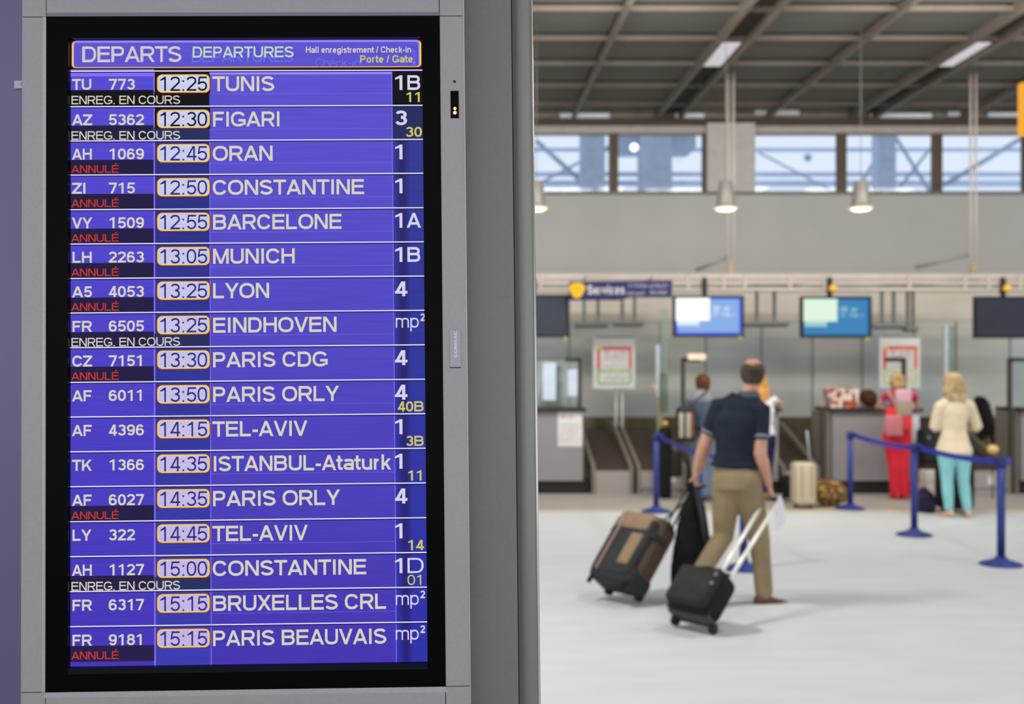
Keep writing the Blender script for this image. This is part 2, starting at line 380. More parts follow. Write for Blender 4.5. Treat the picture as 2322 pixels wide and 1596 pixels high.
# back wall: lower partition, upper fascia, window band
WY = 19.0
m_wall = mat('upper_wall_plaster', (182, 179, 174), .8, 0, .03, .7)
zt, zs = Z(300, WY), Z(437, WY)
wb = root('wall_back', (0, WY, 0), None, None, kind='structure')
obj('upper_panel', MB().box(-9, 14, WY, WY + .15, Z(640, WY), zs), m_wall, wb)
obj('lower_panel', MB().box(-9, 14, WY, WY + .15, 0, Z(640, WY)), mat('lower_wall_paint', (186, 182, 170), .8, 0, .05, .8), wb)
m_band = mat('window_head_paint', (176, 166, 156), .7)
obj('window_head', MB().box(-9, 14, WY - .02, WY + .15, Z(302, WY), Z(286, WY)), m_band, wb)
obj('header_beam', MB().box(-9, 14, WY - .05, WY + .12, Z(286, WY), Z(268, WY)), mat('dark_header', (70, 60, 52), .7), wb)
obj('top_band', MB().box(-9, 14, WY - .03, WY + .15, Z(268, WY), ZC + .3), mat('beige_header', (138, 128, 112), .7, 0, .2, 2), wb)
m_sill = mat('window_sill_paint', (120, 116, 110), .6)
obj('sill', MB().box(-9, 14, WY - .04, WY + .15, zs - .03, zs + .012), m_sill, wb)
m_mull = mat('brown_mullion', (84, 66, 44), .5, 0, .1, 5)
m_wcol = mat('white_column_paint', (188, 182, 176), .7)
m_pane = glass('window_glass', (240, 244, 251), .97)
spans = [(600, 800), (820, 1010), (1030, 1200), (1200, 1382), (1402, 1594), (1712, 1900), (1920, 2117), (2137, 2322), (2342, 2530)]
for i, (a, b) in enumerate(spans):
    wr = root('window_%d' % (i + 1), (X(a, WY), WY, zs), None, None, kind='structure')
    m = MB(); x0, x1 = X(a, WY), X(b, WY)
    m.box(x0, x1, WY + .02, WY + .10, zt - .04, zt); m.box(x0, x1, WY + .02, WY + .10, zs, zs + .03)
    obj('window_frame', m, m_sill, wr)
    obj('pane', MB().box(x0, x1, WY + .05, WY + .06, zs + .03, zt - .04), m_pane, wr)
for a, b in [(800, 820), (1010, 1030), (1382, 1402), (1594, 1605), (1900, 1920), (2117, 2137), (2322, 2342)]:
    obj('mullion', MB().box(X(a, WY), X(b, WY), WY - .01, WY + .12, zs, zt), m_mull, wb)
obj('column', MB().box(X(1604, WY - .1), X(1712, WY - .1), WY - .12, WY + .1, Z(437, WY), Z(282, WY)), m_wcol, wb)
obj('side_panel', MB().box(-9, X(600, WY), WY, WY + .15, zs, zt), m_wall, wb)
obj('side_panel', MB().box(X(2530, WY), 14, WY, WY + .15, zs, zt), m_wall, wb)

# outside the windows: steel canopy of the forecourt
m_out = mat('blue_grey_steel', (172, 184, 202), .6, 0, .08)
m_out2 = mat('pale_steel', (200, 216, 240), .6, 0, .05)
OY = 25
can = root('forecourt_canopy', (7, OY, 0), 'blue grey steel canopy with pylons and struts seen through the high windows', 'canopy')
for a, b in ((1452, 1524), (1992, 2032), (1318, 1372)): obj('pylon', MB().box(X(a, OY), X(b, OY), OY, OY + .4, 0, 9), m_out, can)
for a, b, r in [((1215, 420), (1385, 330), 5), ((1215, 318), (1345, 436), 9), ((2030, 310), (2110, 436), 7), ((1992, 350), (1940, 436), 6),
                ((2140, 420), (2322, 310), 9), ((1720, 345), (1900, 440), 4), ((2040, 425), (2115, 330), 6)]:
    obj('strut', MB().cyl(P(*a, OY + .8), P(*b, OY + .8), r / F * OY / 2 * 1.3, 8), m_out, can)
for yy, r in [(398, 6), (376, 4), (318, 3)]: obj('rail', MB().box(-2, 15, OY + 1.0, OY + 1.2, Z(yy + r, OY), Z(yy - r, OY)), m_out2, can)
obj('roof_slab', MB().box(X(1405, OY), X(1585, OY), OY + .3, OY + 1.4, Z(330, OY), Z(285, OY)), m_out, can)
for k, (px, py, r) in enumerate([(1438, 334, 9), (1540, 362, 6)]):
    obj('lamp', MB().sphere(tuple(P(px, py, OY - .2)), r / F * OY), emis('outdoor_lamp%d' % k, (255, 255, 252), [3, 1][k]), can, label='glowing round lamp')
obj('lamp', MB().sphere(tuple(P(1832, 357, OY)), .09), m_out, can, label='unlit round lamp head')

# wall left of the display
wl = MB().box(-2.6, -.78, 2.35, 2.5, 0, 3.2)
obj('wall_left', wl, mat('violet_glow_panel', (104, 98, 134), .35, .2, .06, 1.5), at=(-1.6, 2.35, 0), kind='structure')  # violet glow of a neighbouring screen put into the wall's base colour
m = MB().box(X(31, 2.34), X(84, 2.34), 2.343, 2.349, Z(199, 2.34), Z(182, 2.34))
text(m, 'PI', X(46, 2.34), X(56, 2.34), Z(194, 2.34), 8 / F * 2.34, .16, 2.3425, 1)
tag(obj('wall_label', m, [mat('label_paper', (196, 198, 206), .6), mat('label_blue_ink', (60, 90, 150), .6)], at=tuple(P(45, 190, 2.345))), 'small white label with blue letters on the violet tinted wall left of the display', 'label')

# ------------------------------------------------------------------ departures display (leans back a little, as in the photo)
BM = Matrix.Translation((-.6502829, 1.86, 2.2658413)) @ Matrix.Rotation(.0209996, 4, 'Z') @ Matrix.Rotation(-.0087533, 4, 'Y') @ Matrix.Rotation(-.0307953, 4, 'X')
BI = BM.inverted()
def B(px, py, off=0.0):
    """point of the display's own plane (u right, w up) under an image position"""
    o = BI @ Vector((0, 0, EYE)); d = (BI @ (Vector(((px - CX) / F, 1, (CY - py) / F)) + Vector((0, 0, EYE)))) - o
    t = (off - o.y) / d.y; p = o + d * t
    return p.x, p.z
disp = root('departures_display', (-.35, 1.9, 0), 'tall silver framed departures board with violet screen listing flights', 'display')
def dpart(name, mb, mats, parent=None, label=None, kind=None): return obj(name, mb, mats, parent or disp, label=label, kind=kind)
W_, H_ = .6332, 1.0794
uL = B(54, 800)[0]; uR = B(1058, 800)[0]
FR = -.012
zbot = -2.28
# silver frame in separate plates with hairline gaps
g = .0006
def plate(x0, x1, z0, z1): dpart('frame_plate', MB().box(x0 + g, x1 - g, FR, .05, z0 + g, z1 - g, 0, BM), m_frame)
tl = 0.0
plate(uL, -.0005, .0, .55); plate(-.0005, W_, .0, .55); plate(W_, uR, .0, .55)
plate(uL, 0, -H_, 0); plate(W_, uR, -H_, 0)
plate(uL, 0, zbot, -H_); plate(0, W_, zbot, -H_); plate(W_, uR, zbot, -H_)
c = .006
m = MB()
m.add([(0, -.0122, 0), (0, -.0122, -H_), (-c, FR - .0003, -H_), (-c, FR - .0003, 0)], [(0, 1, 2, 3)], 0, BM)
m.add([(0, -.0122, -H_), (W_, -.0122, -H_), (W_ + c * .6, FR - .0003, -H_ - c * 1.5), (-c * .6, FR - .0003, -H_ - c * 1.5)], [(0, 1, 2, 3)], 0, BM)
dpart('frame_chamfer', m, m_frame2)
dpart('frame_top_lip', MB().box(0, W_, FR - .0004, FR + .002, .0006, .0065, 0, BM), mat('frame_lip', (112, 108, 122), .4, .1, .02))  # narrow strip above the bezel, darker than the frame
m = MB().box(uL - .002, uR + .002, .0, .03, zbot, .55, 0, BM); dpart('seam_backing', m, m_seam)
dpart('edge_trim', MB().box(uR - .0008, uR + .0012, FR - .0006, .0, zbot, .55, 0, BM), m_frame2)
# black border and picture area
sTL, sTR, sBL, sBR = B(162, 91), B(958, 91), B(158.5, 1510), B(968.5, 1501)
su0 = (sTL[0] + sBL[0]) / 2; su1 = (sTR[0] + sBR[0]) / 2; sw1 = (sTL[1] + sTR[1]) / 2; sw0 = (sBL[1] + sBR[1]) / 2
m = MB()
for a in ((0, su0, -H_, 0), (su1, W_, -H_, 0), (su0, su1, sw1, 0), (su0, su1, -H_, sw0)): m.box(a[0], a[1], -.0135, .02, a[2], a[3], 0, BM)
bez = dpart('bezel', m, m_black)
obj('backlight_glow', MB().box(su0, su1, -.0139, -.0135, sw0 - .009, sw0, 0, BM), emis('backlight_bleed', (22, 24, 32)), bez)
vert = dict(axis=2, lo=-1.0 - .2, hi=.1)
lo_z = (BM @ Vector((0, 0, sw0))).z; hi_z = (BM @ Vector((0, 0, sw1))).z
s_main = emis('screen_violet', (70, 56, 176), 1, (94, 86, 208), 2, lo_z, hi_z, .05)
s_left = emis('screen_violet_left', (70, 56, 184), 1, (88, 78, 212), 2, lo_z, hi_z, .05)
s_time = emis('screen_time_column', (62, 62, 178), 1, (44, 48, 110), 2, lo_z, hi_z, .08)
s_gate = emis('screen_gate_column', (50, 52, 170), 1, (56, 64, 140), 2, lo_z, hi_z, .05)
s_line = emis('screen_white_line', (226, 226, 250)); s_sep = emis('screen_violet_line', (128, 112, 246))
s_shadow = emis('screen_line_shadow', (30, 24, 90))
s_blk = emis('screen_black', (26, 26, 30)); s_band = emis('screen_status_band', (42, 34, 74), 1, (38, 34, 66), 2, lo_z, hi_z)
s_txt = emis('screen_cream_text', (214, 210, 192)); s_txt2 = emis('screen_white_text', (214, 210, 236)); s_yel = emis('screen_yellow_text', (206, 200, 98))
s_red = emis('screen_red_text', (206, 58, 42)); s_pill = emis('screen_pale_pill', (196, 178, 226), 1, (204, 208, 236), 2, lo_z, hi_z, .05)
s_py = emis('screen_pill_yellow', (232, 212, 96)); s_pr = emis('screen_pill_red', (150, 44, 26))
s_tt = emis('screen_time_text', (52, 46, 138), 1, (44, 50, 120), 2, lo_z, hi_z); s_tk = emis('screen_time_text_dark', (24, 26, 44))
s_ghost = emis('screen_ghost_text', (120, 110, 236)); s_pink = emis('screen_pink_text', (206, 190, 214)); s_green = emis('screen_green_text', (196, 218, 190))
s_streak = emis('screen_gate_streak', (42, 42, 110)); s_lilac = emis('screen_lilac', (150, 136, 250)); s_gblk = emis('screen_gate_dark', (44, 50, 96))
d0 = -.0002
colx = [B(350.5, 800)[0], B(477, 800)[0], B(893.5, 800)[0]]
cols = [su0] + colx + [su1]
def yl(i, x):       # height in the photo of the line above row i (0 = first)
    L = [161, 242, 320, 397, 475.5, 553.7, 631.6, 709.3, 788, 866.8, 945.4, 1024.3, 1103.1, 1182.7, 1262, 1341.2, 1420.4, 1509.5]
    Rr = [160, 239, 316, 393, 471.2, 548, 625.9, 704, 782.1, 860, 937.9, 1016.1, 1095, 1173.6, 1252.2, 1331, 1410, 1501]
    return L[i] + (Rr[i] - L[i]) * (x - 162) / 800
rowz = [sum(B(x, yl(i, x))[1] for x in (162, 560, 960)) / 3 for i in range(18)]
screen = MB()
def sq(mb, x0, x1, z0, z1, d, mi=0): mb.add([(x0, d, z0), (x1, d, z0), (x1, d, z1), (x0, d, z1)], [(0, 1, 2, 3)], mi, BM)
sq(screen, cols[0], cols[1], sw0, rowz[0], d0, 0); sq(screen, cols[1], cols[2], sw0, rowz[0], d0, 1)
sq(screen, cols[2], cols[3], sw0, rowz[0], d0, 2); sq(screen, cols[3], cols[4], sw0, rowz[0], d0, 3)
sq(screen, su0, su1, rowz[0], sw1, d0, 4)
scr = dpart('screen', screen, [s_left, s_time, s_main, s_gate, s_blk])
pxm = (B(900, 800)[0] - B(300, 800)[0]) / 600      # metres of screen per image pixel
def T(mb, s, x0, x1, i, off, cap, t=.17, mi=0, d=-.0012, dy=0):
    """text in row i: baseline off pixels under the row's upper line"""
    xm = (x0 + x1) / 2; u0 = B(x0, yl(i, x0) + off)[0]; u1 = B(x1, yl(i, x1) + off)[0]
    text(mb, s, u0, u1, rowz[i] - off * pxm, cap * pxm, t, d, mi, BM)
def rrect(x0, x1, z0, z1, r, n=5):
    p = []
    for cx, cz, a in ((x1 - r, z1 - r, 0), (x0 + r, z1 - r, 90), (x0 + r, z0 + r, 180), (x1 - r, z0 + r, 270)):
        for k in range(n + 1):
            th = math.radians(a + 90 * k / n); p.append((cx + r * math.cos(th), cz + r * math.sin(th)))
    return p
def poly(mb, pts, d, mi): mb.add([(x, d, z) for x, z in pts], [tuple(range(len(pts)))], mi, BM)
rows = [('TU', '773', '12:25', 'TUNIS', 622, '1B', '11', 1), ('AZ', '5362', '12:30', 'FIGARI', 636, '3', '30', 1), ('AH', '1069', '12:45', 'ORAN', 619, '1', '', 2),
        ('ZI', '715', '12:50', 'CONSTANTINE', 826, '1', '', 2), ('VY', '1509', '12:55', 'BARCELONE', 775, '1A', '', 2), ('LH', '2263', '13:05', 'MUNICH', 669, '1B', '', 2),
        ('A5', '4053', '13:25', 'LYON', 611, '4', '', 2), ('FR', '6505', '13:25', 'EINDHOVEN', 764, 'mp²', '', 1), ('CZ', '7151', '13:30', 'PARIS CDG', 743, '4', '', 2),
        ('AF', '6011', '13:50', 'PARIS ORLY', 768, '4', '40B', 0), ('AF', '4396', '14:15', 'TEL-AVIV', 696, '1', '3B', 0), ('TK', '1366', '14:35', 'ISTANBUL-Ataturk', 887, '1', '11', 0),
        ('AF', '6027', '14:35', 'PARIS ORLY', 770, '4', '', 2), ('LY', '322', '14:45', 'TEL-AVIV', 697, '1', '14', 0), ('AH', '1127', '15:00', 'CONSTANTINE', 831, '1D', '01', 1),
        ('FR', '6317', '15:15', 'BRUXELLES CRL', 876, 'mp²', '', 0), ('FR', '9181', '15:15', 'PARIS BEAUVAIS', 876, 'mp²', '', 0 + 2)]
s_str = [emis('screen_gate_streak_%d' % k, (50 - 2 * k, 50 - 4 * k, 160 - 12 * k), 1, (52 - 2 * k, 58 - 4 * k, 132 - 10 * k), 2, lo_z, hi_z) for k in range(4)]
RM = [s_txt, s_txt2, s_yel, s_red, s_pill, s_py, s_pr, s_tt, s_tk, s_line, s_sep, s_band, s_blk, s_shadow, s_streak, s_gblk, s_time, s_lilac] + s_str
for i, (al, num, tm, dest, dx, gate, sub, st) in enumerate(rows):
    m = MB(); zt_, zb_ = rowz[i], rowz[i + 1]
    # dark cells
    if st:
        x1 = cols[1] if st == 2 else cols[1]
        sq(m, cols[0], x1 - .001, zb_ if i < 16 else zt_ - 79 * pxm, zt_ - 43.5 * pxm, -.0004, 12 if i < 1 else 11)
        if st == 1: sq(m, cols[1], cols[2] - .001, zb_, zt_ - 48 * pxm, -.0004, 12 if i < 1 else 15)
    if i < 2: sq(m, cols[1] + .001, cols[2] + .001, zt_ - 52 * pxm, zt_ - 2 * pxm, -.0004, 12)
    if i == 0: sq(m, cols[3] + .0008, su1, zb_, zt_ - 1 * pxm, -.0004, 12)
    if i == 1: sq(m, cols[3] + .0008, su1, zb_, zt_, -.0004, 15)
    # burnt-in streak beside the gate numbers
    if i > 1:
        for k_, (ea, eb) in enumerate(((.004, .027), (.0065, .0245), (.009, .022), (.0115, .0195))): sq(m, cols[3] + ea, cols[3] + eb, zb_, zt_, -.00025 - k_ * .00002, 18 + k_)
    # separators and the line above
    for k, wd in ((0, 3.6), (1, 1.8), (2, 1.8)):
        if i < 2 and k == 1: continue
        sq(m, cols[k + 1] - wd * pxm / 2, cols[k + 1] + wd * pxm / 2, zb_, zt_, -.0003, 10)
    if i == 0:
        sq(m, su0, cols[1], zt_ - 12 * pxm, zt_ + 4 * pxm, -.0005, 10); sq(m, cols[2], cols[3], zt_ - 9 * pxm, zt_ + 0 * pxm, -.0005, 17)
    sq(m, su0, su1, zt_ - 1.3 * pxm, zt_ + 1.3 * pxm, -.0006, 9); sq(m, su0, su1, zt_ - 3.6 * pxm, zt_ - 1.3 * pxm, -.00055, 13)
    if i % 2 or i < 5: sq(m, cols[2], cols[3], zt_ - 53.5 * pxm, zt_ - 52.8 * pxm, -.0003, 10)
    # time pill
    pu0, pu1 = B(355, yl(i, 355) + 30)[0], B(477.5, yl(i, 477) + 30)[0]
    for ins, mi, r, d in ((0, 6, 13, -.0007), (1.8, 5, 11.5, -.0008), (5.0, 4, 9, -.0009)):
        poly(m, rrect(pu0 + ins * pxm, pu1 - ins * pxm, zt_ - (51.5 - ins * .9) * pxm, zt_ - (7 + ins * .8) * pxm, r * pxm), d, mi)
    T(m, tm, 360.5, 471.5, i, 46.3, 33, .122, 8 if i < 2 else 7)
    n0 = 247 if len(num) == 4 else 247
    ax = {'TU': 209, 'ZI': 197, 'LY': 208, 'LH': 210}.get(al, 210)
    T(m, al, 163.5, ax, i, 43, 25, .185, 0); T(m, num, 246, 328 if len(num) == 4 else 307.5, i, 43, 25, .175, 0)
    T(m, dest, 481.5, dx + 1.5, i, 47.5, 34.5, .17, 0)
    if gate == 'mp²': T(m, gate, 896, 965, i, 39.5, 31, .11, 1)
    elif len(gate) == 2: T(m, gate[0], 892, 922, i, 46, 34, .17, 1); T(m, gate[1], 921 + 1, 955 if gate[1] != 'D' else 963, i, 46, 34, .17 if gate[1] != 'D' else .12, 1)
    else: T(m, gate, 893 + (1 if gate != '1' else -1), 925 if gate != '1' else 922, i, 46, 34, .18, 1)
    if sub: xx = 957 if i < 9 else 961; T(m, sub, xx - 19 * len(sub) - (3 if 'B' in sub else 0), xx + 1, i, 73 if i else 74, 23, .17 if i < 14 else .12, 2)
    if st == 1: T(m, 'ENREG. EN COURS', 161.5, 409.5, i, 76.3, 19.5, .14, 0)
    if st == 2: T(m, 'ANNULÉ', 162, 270.5, i, 73.6 if i < 16 else 73.5, 17.5, .14, 3)
    obj('flight_row', m, RM, scr)
m = MB()
h0, h1 = rowz[0] + 6 * pxm, sw1 - .5 * pxm
poly(m, rrect(su0 + 1 * pxm, su1 - 1 * pxm, h0, h1, 9 * pxm), -.0004, 2)
poly(m, rrect(su0 + 2.5 * pxm, su1 - 2.5 * pxm, h0 + 1.5 * pxm, h1 - 1 * pxm, 9 * pxm), -.0005, 0)
poly(m, rrect(su0 + 6 * pxm, su1 - 6 * pxm, h0 + 3 * pxm, h1, 7 * pxm), -.0006, 3)
poly(m, rrect(su0 + 7.5 * pxm, su1 - 8.5 * pxm, h0 + 3 * pxm, h1 - 5 * pxm, 6 * pxm), -.0007, 1)
def TH(s, x0, x1, y, cap, t, mi, d):
    u0 = B(x0, y)[0]; u1 = B(x1, y)[0]; text(m, s, u0, u1, rowz[0] + (161 - y) * pxm, cap * pxm, t, d, mi, BM)
TH('DEPARTURES', 434, 665, 141, 24, .12, 4, -.0008); TH('Check-in', 715, 818, 153, 20, .08, 4, -.0008)
TH('DEPARTS', 186, 413, 140, 36, .16, 5, -.0009); TH('DEPARTS', 185, 412, 140.6, 36, .085, 6, -.001)
TH('DEPARTURES', 436, 667, 130.5, 25, .16, 7, -.0011)
TH('Hall enregistrement / Check-in', 693, 933, 120.5, 14.5, .18, 6, -.0011); TH('Porte / Gate', 816, 937, 143.5, 17, .18, 8, -.0011)
ga = B(938, 130)[0]; zc_ = rowz[0]
sq(m, ga, ga + 2 * pxm, zc_ + 16 * pxm, zc_ + 46 * pxm, -.0008, 4); sq(m, ga - 8 * pxm, ga, zc_ + 44 * pxm, zc_ + 46 * pxm, -.0008, 4)
m.add([(ga - 4 * pxm, -.0008, zc_ + 20 * pxm), (ga + 6 * pxm, -.0008, zc_ + 20 * pxm), (ga + pxm, -.0008, zc_ + 11 * pxm)], [(0, 1, 2)], 4, BM)
obj('header_banner', m, [s_py, s_main, s_pr, s_lilac, s_ghost, s_pink, s_txt, s_green, s_yel], scr)
# sensor window with two lamps, screw hole, raised maker's plate
def bb(px0, py0, px1, py1, off=FR):
    a = B(px0, py0, off); b = B(px1, py1, off); return a[0], b[0], b[1], a[1]
x0, x1, z0, z1 = bb(1021.5, 206.5, 1040.5, 268)
sen = dpart('sensor_window', MB().box(x0, x1, FR - .0012, FR + .002, z0, z1, 0, BM), m_black)
for py, col, nm, s_ in ((246.5, (220, 240, 110), 'green_lamp', 1.3), (256, (255, 210, 190), 'red_lamp', 1.6)):
    a, b = B(1031.5, py, FR)
    if nm == 'red_lamp':
        obj('lamp_ring', MB().loft([(a, FR - .0014, b), (a, FR - .0013, b)], [.0040, .0040], n=16, caps=False, M=BM), mat('red_lamp_ring', (120, 30, 20), .4, emit=(150, 30, 16), es=.6), sen)
    obj(nm, MB().loft([(a, FR - .0019, b), (a, FR - .0012, b)], [.0026, .0026], n=14, caps=False, M=BM), emis(nm, col, s_), sen)
a, b = B(1030.5, 185, FR)
dpart('screw_hole', MB().loft([(a, FR - .0006, b), (a, FR, b)], [.0022, .0022], n=12, caps=False, M=BM), m_seam)
x0, x1, z0, z1 = bb(1019.5, 748, 1045, 832)
npl = dpart('name_plate', MB().box(x0, x1, FR - .002, FR, z0, z1, 0, BM), mat('name_plate_metal', (140, 138, 146), .3, .3, .02))
m = MB(); cz = (z0 + z1) / 2
RT = BM @ Matrix.Translation((0, FR - .0022, 0)) @ Matrix.Rotation(-PI / 2, 4, 'Y')
# along +z upwards: local x of the text runs up the plate
uu = B(1036.5, 790, FR)[0]; wz0 = B(1030, 811, FR)[1]; wz1 = B(1030, 750, FR)[1]
text(m, 'CONRAC', wz0, wz1, -uu, 6.6 * pxm, .2, 0, 0, RT)
obj('plate_lettering', m, mat('plate_letters', (198, 196, 200), .3, .2), npl)
m = MB(); m.box(x0, x1, FR - .0026, FR - .0018, z0 - .0012, z0, 0, BM); obj('plate_edge', m, m_seam, npl)

# grey pylon the display is mounted on
pyl = root('display_pylon', (-.1, 2.05, 0), 'wide grey metal pylon directly behind the departures board', 'pylon')
pv = .052
u1 = B(1168.5, 800, pv)[0]; u2 = B(1216, 800, pv)[0]
obj('front_panel', MB().box(uL + .02, u1 - .0008, pv, .30, zbot, .6, 0, BM), m_pillar, pyl)
m = MB(); n = 6; pts = [(u1 + .0008, .30), (u1 + .0008, pv)]
pts += [(u2 - .008 + .008 * math.sin(PI / 2 * k / n), pv + .008 - .008 * math.cos(PI / 2 * k / n)) for k in range(n + 1)] + [(u2, .30)]
vs = [(x, y, z) for z in (zbot, .6) for x, y in pts]; k = len(pts)
m.add(vs, [tuple(range(k)), tuple(range(2 * k - 1, k - 1, -1))], 0, BM)
m.add(vs, [(i, i + k, (i + 1) % k + k, (i + 1) % k) for i in range(k)], 0, BM, True)
obj('edge_profile', m, mat('pylon_edge_metal', (120, 120, 114), .3, .25, .02, 100), pyl)
obj('highlight_bead', MB().cyl((u2 - .0012, pv + .004, zbot), (u2 - .0012, pv + .004, .6), .0024, 10, 0, BM), mat('edge_highlight', (196, 194, 190), .25, .5, .02), pyl)  # specular highlight of the rounded edge, put in as a pale bead
obj('seam', MB().box(u1 - .0008, u1 + .0008, pv + .004, .28, zbot, .6, 0, BM), m_seam, pyl)

# ------------------------------------------------------------------ ceiling fixtures
m_diff = mat('lamp_diffuser', (214, 212, 218), .5, emit=(206, 204, 212), es=.55)
for px, xx in (('left', 3.60), ('right', 6.80), ('far left', .40)):
    for y in ((14.68, 9.9, 5.1) if px != 'far left' else (9.9, 5.1)):
        nm = {14.68: 'above the hall', 9.9: 'further forward', 5.1: 'nearest the display'}[y]
        r_ = root('ceiling_light', (xx, y + .55, ZC), 'long white light panel in the %s pair of ceiling rails %s' % (px, nm), 'ceiling light', 'light panels between the ceiling rails')
        obj('housing', MB().box(xx - .15, xx + .15, y - .02, y + 1.12, ZC - .03, ZC + .02), m_cbeam, r_)
        obj('diffuser', MB().box(xx - .125, xx + .125, y, y + 1.1, ZC - .045, ZC - .025), m_diff, r_)
for k, (a, b, py) in enumerate([(1270, 1382, 262), (1532, 1596, 262), (1712, 1812, 255), (1975, 2112, 262), (2150, 2182, 258), (2240, 2318, 260)]):
    YY = 18.93
    nm = ['leftmost beside the display', 'second from the left, above the white column', 'above the window right of the white column', 'long one above the middle of the right windows', 'very short one', 'rightmost'][k]
    o = obj('tube_light', MB().box(X(a, YY), X(b, YY), YY - .02, YY + .01, Z(py + 5, YY), Z(py - 5, YY)), mat('tube_light', (220, 224, 230), .5, emit=(200, 206, 214), es=.35 if k else .15), at=tuple(P((a + b) / 2, py, YY)))
    tag(o, 'pale strip light under the ceiling edge, ' + nm, 'strip light', 'strip lights above the windows')
    obj('bracket', MB().box(X((a + b) / 2, YY) - .02, X((a + b) / 2, YY) + .02, YY + .01, WY, Z(py, YY), Z(py, YY) + .02), m_cdark, o)
o = root('ceiling_camera', tuple(P(1997, 158, 16.5)), 'small dark dome camera hanging under a ceiling panel', 'camera')
cx_, cz_ = X(1997, 16.5), Z(158, 16.5)
obj('dome', MB().sphere((cx_, 16.5, cz_), .075), m_dark, o)
obj('stem', MB().cyl((cx_, 16.5, cz_ + .05), (cx_, 16.5, ZC + .04), .02), m_dark, o)

# pendant lamps
m_cone = mat('grey_lamp_cone', (116, 113, 106), .45, .2, .05)
LY = 14.0
def pendant(px, lab):
    x, z = X(px, LY), Z(472, LY)
    r_ = root('pendant_lamp', (x, LY, z), lab, 'pendant lamp', 'cone lamps hanging above the check-in desks')
    obj('shade', MB().lathe([(.128, .0), (.112, .05), (.09, .28), (.082, .285), (.082, .33), (.03, .335)], (x, LY, z)), m_cone, r_)
    obj('lamp_rim', MB().lathe([(.128, -.012), (.142, -.008), (.142, .004), (.128, .008)], (x, LY, z)), mat('lamp_rim', (214, 200, 180), .4, emit=(255, 206, 150), es=.55), r_)
    obj('bulb_face', MB().lathe([(.01, -.035), (.08, -.03), (.118, -.012), (.12, -.004)], (x, LY, z)), mat('lamp_face', (255, 240, 220), .4, emit=(255, 236, 205), es=3.0), r_)
    obj('cable', MB().cyl((x, LY, z + .33), (x, LY, ZC + .05), .004, 8), m_cone, r_)
    l = bpy.data.lights.new('pendant_glow', 'SPOT'); l.energy = 60; l.color = (1, .85, .68); l.spot_size = 1.6; l.shadow_soft_size = .1
    lo = bpy.data.objects.new('pendant_glow', l); COL.objects.link(lo); lo.location = (x, LY, z - .06)
pendant(1216, 'grey cone lamp half hidden by the display pylon edge')
pendant(1646, 'grey cone lamp hanging in front of the white column')
pendant(1952, 'grey cone lamp hanging right of the white column')

# ------------------------------------------------------------------ gantry carrying monitors
GY = 16.4
gan = root('gantry', (X(1800, GY), GY, Z(655, GY)), 'long white steel gantry of parallel rails hanging above the desks', 'gantry')
gx0, gx1 = X(420, GY), X(2420, GY)
m_gan = mat('gantry_paint', (194, 182, 172), .5, 0, .05, 3)
m_gan2 = mat('gantry_tray_paint', (160, 148, 132), .6, 0, .1, 8)  # tray and rod heads, a darker beige than the rails
obj('rail', MB().box(gx0, gx1, GY - .03, GY + .03, Z(632, GY), Z(621, GY)), m_gan, gan)
obj('rail', MB().box(gx0, gx1, GY + .28, GY + .34, Z(636, GY), Z(626, GY)), m_gan, gan)
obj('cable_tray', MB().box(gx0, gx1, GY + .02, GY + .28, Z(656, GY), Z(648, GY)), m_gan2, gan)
obj('rail', MB().box(gx0, gx1, GY - .03, GY + .03, Z(645, GY), Z(638, GY)), m_gan, gan)
obj('rail', MB().box(gx0, gx1, GY - .05, GY + .05, Z(660, GY), Z(653, GY)), m_gan, gan)
for px in (520, 700, 900, 1060, 1225, 1500, 1560, 1640, 1688, 1790, 1868, 2060, 2186, 2240, 2310):
    obj('strut', MB().box(X(px, GY) - .02, X(px, GY) + .02, GY - .045, GY + .0, Z(656, GY), Z(622, GY)), m_gan, gan)
for px in (1657, 2207):
    for s in (-6, 6):
        obj('hanger', MB().cyl((X(px + s, GY), GY, Z(655, GY)), (X(px + s, GY), GY, ZC + .05), .018, 8), m_gan, gan)
    obj('connector', MB().box(X(px - 3, GY), X(px + 3, GY), GY - .02, GY + .02, Z(620, GY), Z(595, GY)), mat('ochre_joint', (190, 160, 110), .6), gan)
obj('brace', MB().cyl(P(1578, 612, GY + .3), P(1650, 583, GY + .05), .028, 8), mat('grey_brace', (146, 144, 138), .6), gan)
obj('brace', MB().cyl(P(2074, 607, GY + .3), P(2196, 577, GY + .05), .028, 8), MATS['grey_brace'], gan)

